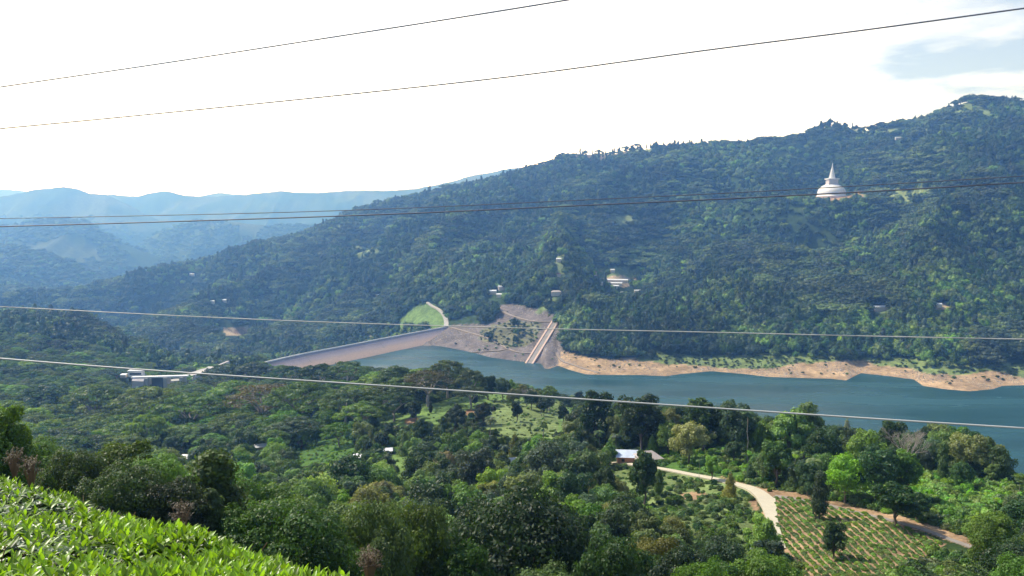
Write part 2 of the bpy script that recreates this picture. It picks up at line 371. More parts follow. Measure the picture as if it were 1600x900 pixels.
# ------------------------------------------------------------------ materials
def new_mat(name):
    m = bpy.data.materials.new(name); m.use_nodes = True; nt = m.node_tree
    return m, nt.nodes, nt.links, nt.nodes['Principled BSDF']
def simple(name, c, rough=.7, noise=.15, scale=.5, spec=.3, metal=0, bump=0):
    m, n, l, b = new_mat(name)
    tx = n.new('ShaderNodeTexNoise'); tx.inputs['Scale'].default_value = scale; tx.inputs['Detail'].default_value = 6
    co = n.new('ShaderNodeTexCoord'); l.new(co.outputs['Object'], tx.inputs['Vector'])
    mr = n.new('ShaderNodeMapRange'); mr.inputs['To Min'].default_value = 1 - noise * 1.6; mr.inputs['To Max'].default_value = 1 + noise * 1.6
    l.new(tx.outputs['Fac'], mr.inputs['Value'])
    mu = n.new('ShaderNodeVectorMath'); mu.operation = 'SCALE'; mu.inputs[0].default_value = c[:3]
    l.new(mr.outputs[0], mu.inputs['Scale']); l.new(mu.outputs[0], b.inputs['Base Color'])
    b.inputs['Roughness'].default_value = rough; b.inputs['Specular IOR Level'].default_value = spec; b.inputs['Metallic'].default_value = metal
    if bump:
        bp = n.new('ShaderNodeBump'); bp.inputs['Strength'].default_value = bump; l.new(tx.outputs['Fac'], bp.inputs['Height']); l.new(bp.outputs[0], b.inputs['Normal'])
    return m
def leaf_mat(name, colour=None, transl=.34, rough=.5, spec=.35, var=.55, big=True):
    m, n, l, b = new_mat(name)
    oi = n.new('ShaderNodeObjectInfo'); at = n.new('ShaderNodeAttribute'); at.attribute_name = 'tint'
    geo = n.new('ShaderNodeNewGeometry')
    if colour is None:
        ia = n.new('ShaderNodeAttribute'); ia.attribute_type = 'INSTANCER'; ia.attribute_name = 'leaf_colour'; base = ia.outputs['Color']
    else:
        rgb = n.new('ShaderNodeRGB'); rgb.outputs[0].default_value = (*colour, 1); base = rgb.outputs[0]
    # per tree brightness and hue, per leaf tint, large patches of different growth
    tx = n.new('ShaderNodeTexNoise'); tx.inputs['Scale'].default_value = 0.006; tx.inputs['Detail'].default_value = 5; l.new(geo.outputs['Position'], tx.inputs['Vector'])
    def mth(op, a, b_):
        q = n.new('ShaderNodeMath'); q.operation = op
        for i, v in enumerate((a, b_)):
            if isinstance(v, (int, float)): q.inputs[i].default_value = v
            else: l.new(v, q.inputs[i])
        return q.outputs[0]
    br = mth('ADD', 1 - var / 2, mth('MULTIPLY', oi.outputs['Random'], var))
    if big: br = mth('MULTIPLY', br, mth('MINIMUM', mth('MAXIMUM', mth('ADD', mth('MULTIPLY', tx.outputs['Fac'], 3.4), -0.66), 0.60), 1.32))
    br = mth('MULTIPLY', br, at.outputs['Fac'])
    mu = n.new('ShaderNodeVectorMath'); mu.operation = 'SCALE'; l.new(base, mu.inputs[0]); l.new(br, mu.inputs['Scale'])
    hs = n.new('ShaderNodeHueSaturation'); l.new(mu.outputs[0], hs.inputs['Color'])
    r2 = mth('FRACT', mth('MULTIPLY', oi.outputs['Random'], 7.13), 0)
    l.new(mth('ADD', 0.475, mth('MULTIPLY', r2, 0.045)), hs.inputs['Hue']); l.new(mth('ADD', 0.78, mth('MULTIPLY', mth('FRACT', mth('MULTIPLY', oi.outputs['Random'], 13.7), 0), 0.3)), hs.inputs['Saturation'])
    l.new(hs.outputs[0], b.inputs['Base Color']); b.inputs['Roughness'].default_value = rough; b.inputs['Specular IOR Level'].default_value = spec
    tr = n.new('ShaderNodeBsdfTranslucent'); m2 = n.new('ShaderNodeMixRGB'); m2.blend_type = 'MULTIPLY'; m2.inputs[0].default_value = 1
    l.new(hs.outputs[0], m2.inputs[1]); m2.inputs[2].default_value = (1.5, 1.55, .55, 1); l.new(m2.outputs[0], tr.inputs[0])
    ms = n.new('ShaderNodeMixShader'); ms.inputs[0].default_value = transl; l.new(b.outputs[0], ms.inputs[1]); l.new(tr.outputs[0], ms.inputs[2])
    l.new(ms.outputs[0], n['Material Output'].inputs[0])
    return m
M_LEAF = leaf_mat('foliage')
M_FAR = leaf_mat('distant_foliage', transl=.12, spec=.15, var=.75)
M_TEA = leaf_mat('tea_leaf', (.17, .36, .028), transl=.40, rough=.36, spec=.5, var=.0, big=False)
M_BARK = simple('bark', (.16, .125, .095), .9, .25, 1.5)
M_PALEBARK = simple('pale_bark', (.34, .30, .26), .9, .25, 1.5)
M_TWIG = simple('dry_twig', (.30, .20, .12), .9, .3, 8)
M_WHITE = simple('white_paint', (.82, .80, .80), .6, .05, .08)
M_STONE = simple('pale_stone', (.55, .50, .50), .8, .08, .1)
M_CONC = simple('concrete', (.42, .40, .38), .85, .15, .15)
M_CONCD = simple('weathered_concrete', (.24, .22, .21), .85, .25, .12)
M_ROOFW = simple('zinc_roof', (.72, .73, .76), .45, .12, .4, .5)
M_ROOFB = simple('blue_white_roof', (.55, .62, .74), .45, .25, .7, .5)
M_ROOFG = simple('grey_tile_roof', (.42, .37, .35), .8, .18, 2)
M_ROOFR = simple('red_tile_roof', (.34, .14, .09), .8, .2, 2)
M_BLUE = simple('blue_sheet', (.08, .22, .55), .5, .1, .4)
M_WALL = simple('plaster_wall', (.62, .55, .48), .8, .12, .4)
M_BRICK = simple('brick_wall', (.42, .22, .15), .85, .2, 2)
M_DARK = simple('dark_opening', (.03, .03, .035), .5, .1, 1)
M_ROCK = simple('grey_rock', (.27, .24, .23), .9, .3, .6); M_ROCK2 = simple('pale_rock', (.45, .40, .34), .9, .3, .6)
M_STEEL = simple('steel', (.12, .13, .15), .5, .1, 1, .5)
M_WIRE_D = simple('dark_wire', (.10, .125, .18), .5, .2, 2, .4)
M_WIRE_L = simple('aluminium_wire', (.50, .50, .48), .45, .15, 2, .5)

# ground
def ground_material():
    m, n, l, b = new_mat('ground')
    at = n.new('ShaderNodeAttribute'); at.attribute_name = 'ground_colour'
    geo = n.new('ShaderNodeNewGeometry')
    def noise(s, d=8):
        t = n.new('ShaderNodeTexNoise'); t.inputs['Scale'].default_value = s; t.inputs['Detail'].default_value = d; t.inputs['Roughness'].default_value = .62
        l.new(geo.outputs['Position'], t.inputs['Vector']); return t
    a = noise(.035); c = noise(.9); d = noise(.16)
    def mr(v, lo, hi):
        q = n.new('ShaderNodeMapRange'); q.inputs['From Min'].default_value = .3; q.inputs['From Max'].default_value = .7
        q.inputs['To Min'].default_value = lo; q.inputs['To Max'].default_value = hi; l.new(v, q.inputs['Value']); return q.outputs[0]
    mm = n.new('ShaderNodeMath'); mm.operation = 'MULTIPLY'; l.new(mr(a.outputs['Fac'], .62, 1.4), mm.inputs[0]); l.new(mr(c.outputs['Fac'], .7, 1.3), mm.inputs[1])
    mu = n.new('ShaderNodeVectorMath'); mu.operation = 'SCALE'; l.new(at.outputs['Color'], mu.inputs[0]); m3 = n.new('ShaderNodeMath'); m3.operation = 'MULTIPLY'; l.new(mm.outputs[0], m3.inputs[0]); l.new(mr(d.outputs['Fac'], .6, 1.35), m3.inputs[1]); l.new(m3.outputs[0], mu.inputs['Scale'])
    l.new(mu.outputs[0], b.inputs['Base Color']); b.inputs['Roughness'].default_value = .95; b.inputs['Specular IOR Level'].default_value = .1
    bp = n.new('ShaderNodeBump'); bp.inputs['Distance'].default_value = .6; bp.inputs['Strength'].default_value = .8; l.new(c.outputs['Fac'], bp.inputs['Height'])
    l.new(bp.outputs[0], b.inputs['Normal'])
    return m
M_GROUND = ground_material()

# water
def water_material():
    m, n, l, b = new_mat('lake_water')
    geo = n.new('ShaderNodeNewGeometry'); mp = n.new('ShaderNodeMapping'); mp.inputs['Scale'].default_value = (1, 1, 1)
    l.new(geo.outputs['Position'], mp.inputs[0])
    t = n.new('ShaderNodeTexNoise'); t.inputs['Scale'].default_value = .5; t.inputs['Detail'].default_value = 4; l.new(mp.outputs[0], t.inputs['Vector'])
    t2 = n.new('ShaderNodeTexNoise'); t2.inputs['Scale'].default_value = 1; t2.inputs['Detail'].default_value = 5; mp2 = n.new('ShaderNodeMapping'); mp2.inputs['Rotation'].default_value = (0, 0, .35); mp2.inputs['Scale'].default_value = (.004, .018, 1); l.new(geo.outputs['Position'], mp2.inputs[0]); l.new(mp2.outputs[0], t2.inputs['Vector'])
    rr_ = n.new('ShaderNodeMapRange'); rr_.inputs['From Min'].default_value = .35; rr_.inputs['From Max'].default_value = .65; rr_.inputs['To Min'].default_value = .10; rr_.inputs['To Max'].default_value = .36; l.new(t2.outputs['Fac'], rr_.inputs['Value']); l.new(rr_.outputs[0], b.inputs['Roughness'])
    cr = n.new('ShaderNodeMapRange'); cr.inputs['From Min'].default_value = .35; cr.inputs['From Max'].default_value = .65; cr.inputs['To Min'].default_value = .82; cr.inputs['To Max'].default_value = 1.2
    l.new(t2.outputs['Fac'], cr.inputs['Value'])
    mu = n.new('ShaderNodeVectorMath'); mu.operation = 'SCALE'; mu.inputs[0].default_value = (.022, .070, .084); l.new(cr.outputs[0], mu.inputs['Scale']); l.new(mu.outputs[0], b.inputs['Base Color'])
    b.inputs['Roughness'].default_value = .22; b.inputs['IOR'].default_value = 1.33; b.inputs['Specular IOR Level'].default_value = .12
    bp = n.new('ShaderNodeBump'); bp.inputs['Strength'].default_value = .5; bp.inputs['Distance'].default_value = .25; l.new(t.outputs['Fac'], bp.inputs['Height']); l.new(bp.outputs[0], b.inputs['Normal'])
    return m
M_WATER = water_material()
# ================================================================== SETTING
print('terrain')
gu2, gy2 = np.meshgrid(U, YY)
TX = (gu2 * gy2).ravel(); TY = gy2.ravel()
TZ = np.concatenate([ground(TX[i:i + 60000], TY[i:i + 60000]) for i in range(0, TX.size, 60000)])
cols = np.tile(np.array(C_FLOOR), (TX.size, 1))
# paler growth on the far valley floor and slopes, in patches
pt = sstep(.52, .62, fbm(TX / 300, TY / 300, 4)) * sstep(1600, 2600, TY)
cols = cols * (1 - pt[:, None]) + np.array((.06, .085, .03)) * pt[:, None]
far = sstep(3700, 4200, TY); pf = sstep(.50, .6, fbm(TX / 420 + 8, TY / 420, 4)) * far
cols = cols * (1 - pf[:, None] * .5) + np.array((.12, .13, .07)) * pf[:, None] * .5
shorelow = (TZ < 2.0) & (TY > 500) & (TY < 1500) & (TX > -260); cols[shorelow] = C_SAND
idx = classify(TX, TY, TZ)
for i, zn in enumerate(ZONES): cols[idx == i] = zn[3]
# riprap: stones of different tone
rk = np.isin(idx, [i for i, z_ in enumerate(ZONES) if z_[0] in ('rock', 'sand')])
cols[rk] *= (0.72 + 0.6 * fbm(TX[rk] / 18, TY[rk] / 40, 3))[:, None]
cols4 = np.concatenate([cols, np.ones((len(cols), 1))], 1)
nr, nc = gu2.shape
ii = (np.arange(nr - 1)[:, None] * nc + np.arange(nc - 1)[None, :]).ravel()
Fq = np.stack([ii, ii + 1, ii + nc + 1, ii + nc], 1)
terr = ob('terrain', mesh_from('terrain', np.stack([TX, TY, TZ], 1), Fq, M_GROUND, True, col=cols4)); tag(terr, kind='structure')
hb = MB(); hb.poly([(-40, -40, 236.5), (40, -40, 236.5), (40, 1.6, 236.2), (-40, 1.6, 236.2)])
bk = hb.build('ground', simple('hill_soil', C_DIRT, .9, .2, 1)); tag(bk, kind='structure')

wt = MB()
wp = [hit(420, 575, 900)]
wx = [(-420, 1090), (-300, 1230), (-150, 1480), (-60, 1520), (2600, 1700), (2600, 380), (300, 380), (-100, 900)]
wt.poly([(x, y, 0.0) for x, y in reversed(wx)])
lake = wt.build('lake_water', M_WATER); tag(lake, kind='structure')

# haze
hz = MB(); hz.box(-19000, 19000, -300, 16500, -600, 900)
M_HAZE = bpy.data.materials.new('haze'); M_HAZE.use_nodes = True; hn = M_HAZE.node_tree.nodes; hn.clear()
ho = hn.new('ShaderNodeOutputMaterial'); hv = hn.new('ShaderNodeVolumePrincipled')
hv.inputs['Color'].default_value = (.19, .44, 1.0, 1); hv.inputs['Absorption Color'].default_value = (1, 1, 1, 1); hv.inputs['Density'].default_value = 1.7e-4; hv.inputs['Anisotropy'].default_value = .5
M_HAZE.node_tree.links.new(hv.outputs[0], ho.inputs['Volume'])
haze = hz.build('haze', M_HAZE); tag(haze, kind='stuff')

# ------------------------------------------------------------------ dam
print('dam')
CR = [(420, 565), (447, 558.7), (475, 552.5), (515, 545), (555, 537.5), (590, 530.6), (625, 524), (662, 517), (700, 510)]
ZC = 20.0
cw = []
for px, py in CR:
    u, s = ray(px, py); Y = (ZC - CZ) / s; cw.append((u * Y, Y))
cw = [(cw[0][0] * 2 - cw[1][0], cw[0][1] * 2 - cw[1][1])] + cw
def nrm(i):
    a = cw[max(i - 1, 0)]; b = cw[min(i + 1, len(cw) - 1)]; d = Vector((b[0] - a[0], b[1] - a[1])).normalized(); return Vector((d.y, -d.x))
def strip(offs, thick=None):
    """offs: list of (offset along upstream normal, z)"""
    V = []; Fc = []; n = len(offs)
    for i, (x, y) in enumerate(cw):
        nn = nrm(i)
        for o, z in offs: V.append((x + nn.x * o, y + nn.y * o, z))
    for i in range(len(cw) - 1):
        for k in range(n - 1): a = i * n + k; Fc.append((a, a + 1, a + n + 1, a + n))
    return V, Fc
def dam_face_mat():
    m, n, l, b = new_mat('dam_face')
    geo = n.new('ShaderNodeNewGeometry'); sp = n.new('ShaderNodeSeparateXYZ'); l.new(geo.outputs['Position'], sp.inputs[0])
    t = n.new('ShaderNodeTexNoise'); t.inputs['Scale'].default_value = .05; t.inputs['Detail'].default_value = 6; l.new(geo.outputs['Position'], t.inputs['Vector'])
    ad = n.new('ShaderNodeMath'); ad.operation = 'MULTIPLY_ADD'; l.new(t.outputs['Fac'], ad.inputs[0]); ad.inputs[1].default_value = 3.5; l.new(sp.outputs[2], ad.inputs[2])
    cr = n.new('ShaderNodeValToRGB'); e = cr.color_ramp.elements
    mr = n.new('ShaderNodeMapRange'); mr.inputs['From Min'].default_value = 0; mr.inputs['From Max'].default_value = 22; l.new(ad.outputs[0], mr.inputs['Value']); l.new(mr.outputs[0], cr.inputs[0])
    e[0].position = 0; e[0].color = (.50, .34, .26, 1); e[1].position = 1; e[1].color = (.27, .23, .24, 1)
    for p, c in ((.36, (.52, .37, .29, 1)), (.48, (.44, .33, .29, 1)), (.58, (.38, .31, .33, 1)), (.74, (.25, .21, .25, 1)), (.92, (.28, .24, .27, 1))):
        q = e.new(p); q.color = c
    t2 = n.new('ShaderNodeTexNoise'); t2.inputs['Scale'].default_value = .6; t2.inputs['Detail'].default_value = 8; l.new(geo.outputs['Position'], t2.inputs['Vector'])
    m2 = n.new('ShaderNodeMapRange'); m2.inputs['To Min'].default_value = .6; m2.inputs['To Max'].default_value = 1.4; l.new(t2.outputs['Fac'], m2.inputs['Value'])
    mu = n.new('ShaderNodeVectorMath'); mu.operation = 'SCALE'; l.new(cr.outputs[0], mu.inputs[0]); l.new(m2.outputs[0], mu.inputs['Scale']); l.new(mu.outputs[0], b.inputs['Base Color'])
    b.inputs['Roughness'].default_value = .9
    return m
dam = empty('dam', (cw[5][0], cw[5][1], 0), 0, 'long rockfill dam with pink and violet sloping face above the lake', 'dam')
DOFF = Vector((-cw[5][0], -cw[5][1], 0))
def dpart(name, offs, mat):
    V, Fc = strip(offs); V = [(v[0] + DOFF.x, v[1] + DOFF.y, v[2]) for v in V]
    return ob(name, mesh_from(name, V, Fc, mat), dam)
dpart('upstream_face', [(0, ZC - .9), (24, 1), (42, -14)], dam_face_mat())
dpart('crest_road', [(0, ZC - .9), (-9, ZC - .9)], M_CONC)
dpart('parapet', [(.1, ZC - .9), (.1, ZC + .9), (-.9, ZC + .9), (-.9, ZC - .9)], M_WHITE)
dpart('downstream_slope', [(-9, ZC - .9), (-110, -56)], simple('grassed_rockfill', (.15, .17, .08), .9, .3, .1))
# panel joint seams on the face
for k in (3, 6):
    jn = MB(); x, y = cw[k]; nn = nrm(k); a = Vector((x + DOFF.x, y + DOFF.y, ZC - .6)); tdir = Vector((-nn.y, nn.x, 0))
    p0 = a + Vector((nn.x, nn.y, 0)) * .4; p1 = a + Vector((nn.x, nn.y, 0)) * 25.5 + Vector((0, 0, -19.9))
    jn.v = [tuple(p0 - tdir * .6), tuple(p1 - tdir * .6), tuple(p1 + tdir * .6), tuple(p0 + tdir * .6)]; jn.f = [(0, 1, 2, 3)]
    jn.build('joint', M_CONCD, dam)

# ribbons on the ground
def ribbon(name, pts, width, mat, label=None, cat=None, lift=.12, kind=None, kerb=None, y0=2.0, world_pts=None, steps=6, group=None, thick=None):
    W = world_pts or [hit(px, py, y0)[:2] for px, py in pts]
    P = []
    for i in range(len(W) - 1):
        p0 = W[max(i - 1, 0)]; p1 = W[i]; p2 = W[i + 1]; p3 = W[min(i + 2, len(W) - 1)]
        for k in range(steps):
            t = k / steps
            P.append(tuple(.5 * ((2 * p1[c]) + (-p0[c] + p2[c]) * t + (2 * p0[c] - 5 * p1[c] + 4 * p2[c] - p3[c]) * t * t + (-p0[c] + 3 * p1[c] - 3 * p2[c] + p3[c]) * t ** 3) for c in (0, 1)))
    P.append(tuple(W[-1]))
    ws = width if hasattr(width, '__len__') else [width] * len(W)
    V = []; Fc = []; n = 4
    for i, p in enumerate(P):
        a = P[max(i - 1, 0)]; b = P[min(i + 1, len(P) - 1)]; d = Vector((b[0] - a[0], b[1] - a[1])).normalized(); nn = Vector((d.y, -d.x))
        w = np.interp(i / steps, range(len(ws)), ws) / 2
        L = (p[0] - nn.x * w, p[1] - nn.y * w); Rr = (p[0] + nn.x * w, p[1] + nn.y * w)
        zl = gz(*L); zr = gz(*Rr); zc = gz(*p); zz = max(zl, zr, zc) * .5 + (zl + zr + zc) / 6
        dn = thick or .8
        V += [(L[0], L[1], zz + lift - dn), (L[0], L[1], zz + lift), (Rr[0], Rr[1], zz + lift), (Rr[0], Rr[1], zz + lift - dn)]
    for i in range(len(P) - 1):
        for k in range(3): a = i * n + k; Fc.append((a, a + 1, a + n + 1, a + n))
    o = ob(name, mesh_from(name, V, Fc, mat)); tag(o, label, cat, group, kind); return o
M_ROADW = simple('pale_concrete_road', (.50, .45, .34), .85, .10, .5)
M_ROADG = simple('gravel_road', (.25, .22, .19), .9, .2, .5)
M_TRACK = simple('earth_track', (.27, .22, .18), .9, .2, .3)
ribbon('road', [(905,727),(930,724),(965,724),(1000,728),(1045,735),(1085,743),(1120,750),(1150,757),(1178,766),(1198,782)], [2.6,2.6,2.6,2.6,2.7,2.8,2.9,3.2,4.0,5.0], M_ROADW, kind='structure', lift=.25, y0=100)
ribbon('road', [(1196,779),(1202,795),(1206,812),(1212,835),(1219,858)], [5.4,3.8,2.8,2.6,2.5], M_ROADW, kind='structure', lift=.30, y0=100)
ribbon('road', [(1210,776),(1240,780),(1275,785),(1310,794),(1350,804),(1400,816),(1445,829),(1480,842),(1520,856),(1570,872),(1640,895)], [2.6,2.0,1.8,1.6,1.6,1.6,1.6,1.6,1.6,1.6,1.6], M_ROADG, kind='structure', lift=.2, y0=100)
ribbon('road', [(697,512),(697,500),(692,490),(682,482),(668,473)], [9,9,8,7,6], M_CONC, kind='structure', lift=.8, y0=1430, thick=3)
ribbon('path', [(704,512),(760,528),(800,548),(835,552)], 5, M_TRACK, kind='structure', lift=.8, y0=1240, thick=3)
ribbon('path', [(735,551),(770,549),(792,546)], 4, M_TRACK, kind='structure', lift=.8, y0=1240, thick=3)
ribbon('path', [(778,480),(795,492),(830,502),(868,503)], 7, M_TRACK, kind='structure', lift=.8, y0=1240, thick=3)
ribbon('path', [(870,552),(880,565),(905,574),(935,583)], 5, M_TRACK, kind='structure', lift=.8, y0=1100, thick=3)

# intake ramp with two rails
b0 = hit(829, 566, 1200); b1 = hit(868, 503, 1300)
dv = Vector((b1[0] - b0[0], b1[1] - b0[1])); L_ = dv.length; dv.normalize(); nv = Vector((dv.y, -dv.x))
ramp = empty('intake_ramp', (b0[0], b0[1], 0), 0, 'steep straight concrete ramp with twin rails running into the lake', 'ramp')
def ramp_piece(name, o0, o1, up, mat):
    V = []; Fc = []; N = 16
    for i in range(N + 1):
        t = -0.06 + 1.06 * i / N; c = dv * (L_ * t); zz = b0[2] + (b1[2] - b0[2]) * t + 1.0
        for o, dz in ((o0, up - 5), (o0, up), (o1, up), (o1, up - 5)): V.append((c.x + nv.x * o, c.y + nv.y * o, zz + dz))
    for i in range(N):
        for k in range(3): a = i * 4 + k; Fc.append((a, a + 1, a + 5, a + 4))
    return ob(name, mesh_from(name, V, Fc, mat), ramp)
ramp_piece('slab', -5.5, 5.5, .5, M_CONCD)
ramp_piece('rail', -7, -4.2, 1.6, simple('pink_concrete', (.58, .42, .34), .8, .1, .3)); ramp_piece('rail', 4.2, 7, 1.6, bpy.data.materials['pink_concrete'])
mh = MB(); mh.box(-6, 6, -4, 4, 0, 4); w_ = mh.build('winch_house', M_CONCD, ramp); w_.location = (b1[0] - b0[0], b1[1] - b0[1], b1[2])

# ------------------------------------------------------------------ stupa
print('stupa')
sx, sY = ray(1299, 309)[0] * 2215, 2215
sz = CZ + ray(1299, 309)[1] * 2215 + 4
st = empty('stupa', (sx, sY, sz), 0, 'white domed stupa with pointed spire on the wooded hillside', 'stupa')
q = MB(); q.lathe([(44, -10), (44, -3), (42, -3), (42, 0), (0, 0)], 48); q.build('plinth', simple('terracotta_terrace', (.58, .46, .42), .8, .15, .05), st)
q = MB(); q.lathe([(39, 0), (39, 1.5), (37.6, 1.5), (37.6, 3), (36.6, 3.1), (37, 8), (36.4, 13), (34.4, 18), (31, 23), (26, 27.2), (20, 30.3), (14, 32.2), (0, 33)], 64); q.build('dome', M_WHITE, st, True)
q = MB(); q.box(-13.5, 13.5, -13.5, 13.5, 31, 34); q.box(-12.5, 12.5, -12.5, 12.5, 34, 46); 
hm = q.build('harmika', M_STONE, st); q = MB(); q.box(-15, 15, -15, 15, 46, 48.6); q.build('cornice', M_WHITE, hm)
q = MB(); pr = [(8.6, 48.6), (8.6, 51)]
for k in range(14):
    z0 = 51 + k * 2.35; r = 8.2 * (1 - k / 15.5); pr += [(r, z0), (r, z0 + 1.7), (r * .9, z0 + 1.8), (r * .9, z0 + 2.3)]
pr += [(.9, 84), (1.2, 86), (0.1, 91)]
q.lathe(pr, 24); q.build('spire', M_WHITE, st, False)
q = MB(); q.box(52, 96, -10, 10, -14, -5); q.box(54, 94, -9, 9, -5, -3.5); an = q.build('pilgrim_hall', M_WALL); an.location = (sx, sY, sz); tag(an, 'long low pilgrim building right of the white stupa', 'building')
tree_clear = [(sx, sY, 50)]; tree_low = [(sx, sY, 70), (sx * .98, sY - 46, 46)]

# ------------------------------------------------------------------ houses
def house(name, px, py, wpx, dep, hgt, rz, roofm, wallm, label, cat='house', group=None, y0=2.0, pitch=.35, windows=False, hip=False, lift=0.0):
    x, Y, z = hit(px, py, y0); w = wpx * Y / F
    z -= .3
    h = empty(name, (x, Y, z + lift), rz, label, cat, group)
    m = MB(); m.box(-w / 2, w / 2, -dep / 2, dep / 2, -1.5 - lift, hgt)
    wl_ = m.build('wall', wallm, h)
    o = .6; rh = pitch * dep / 2; hx = w / 2 + o; hy = dep / 2 + o; ins = hy * .8 if hip else 0
    r = MB(); t = .18
    A, B, C, D = (-hx, -hy, hgt - .15), (hx, -hy, hgt - .15), (hx, hy, hgt - .15), (-hx, hy, hgt - .15)
    E, G = (-hx + ins, 0, hgt + rh), (hx - ins, 0, hgt + rh)
    r.v = [A, B, C, D, E, G]; r.f = [(0, 1, 5, 4), (2, 3, 4, 5), (1, 2, 5), (3, 0, 4), (3, 2, 1, 0)]
    r.build('roof', roofm, h)
    if not hip:
        if Y < 600:
            g = MB(); g.poly([(-w/2, -dep/2, hgt), (-w/2, dep/2, hgt), (-w/2, 0, hgt + rh - .2)]); g.build('gable', wallm, h)
            g = MB(); g.poly([(w/2, -dep/2, hgt), (w/2, 0, hgt + rh - .2), (w/2, dep/2, hgt)]); g.build('gable', wallm, h)
    if windows:
        k = max(2, int(w / 3.2))
        for i in range(k):
            xc = -w / 2 + w * (i + .5) / k
            if i == k // 2:
                d_ = MB(); d_.box(xc - .5, xc + .5, -dep / 2 - .05, -dep / 2 + .02, 0, 2.1); d_.build('door', M_TWIG, h)
            else:
                d_ = MB(); d_.box(xc - .55, xc + .55, -dep / 2 - .04, -dep / 2 + .02, .9, 2.0); f_ = d_.build('window', M_DARK, h)
                e_ = MB(); e_.box(xc - .65, xc + .65, -dep / 2 - .12, -dep / 2 - .04, .78, .88); e_.build('sill', M_CONC, f_)
    tree_clear.append((x, Y, max(w, dep) * (.62 if Y < 600 else .8)))
    if Y > 900:
        for k in range(1, 5): tree_clear.append((x * (1 - k * 13 / Y), Y - k * 13, w * .5 + 7))
    return h
house('bungalow', 982, 720, 36, 6.5, 2.8, R(-6), M_ROOFB, M_BRICK, 'near bungalow with blue and white sheet roof beside the pale road', windows=True, y0=120, pitch=.55)
house('bungalow', 1013, 722, 34, 7, 2.6, R(14), M_ROOFG, M_WALL, 'near house with grey hipped tile roof beside the blue roofed bungalow', windows=True, y0=120, pitch=.6, hip=True)
house('shed', 405, 702, 24, 5, 2.4, R(24), M_ROOFW, M_WALL, 'long pale metal roofed shed among trees at left', 'shed', y0=200, windows=False, pitch=.5)
house('cottage', 293, 719, 14, 5, 2.4, R(-10), M_ROOFW, M_CONCD, 'small white roofed cottage behind the bright near trees', y0=200, pitch=.5)
house('cottage', 561, 719, 13, 4, 2.6, R(-30), M_ROOFW, M_WALL, 'tiny white cottage at the top of the steep green field', y0=200, pitch=.5)
house('cottage', 604, 709, 16, 5, 2.6, R(10), M_ROOFW, M_WALL, 'pale flat roofed cottage above the steep green field', y0=200, pitch=.3)
house('cottage', 800, 728, 12, 5, 3, R(20), M_ROOFW, M_WALL, 'pale cottage half hidden among trees in the middle', y0=200, pitch=.4)
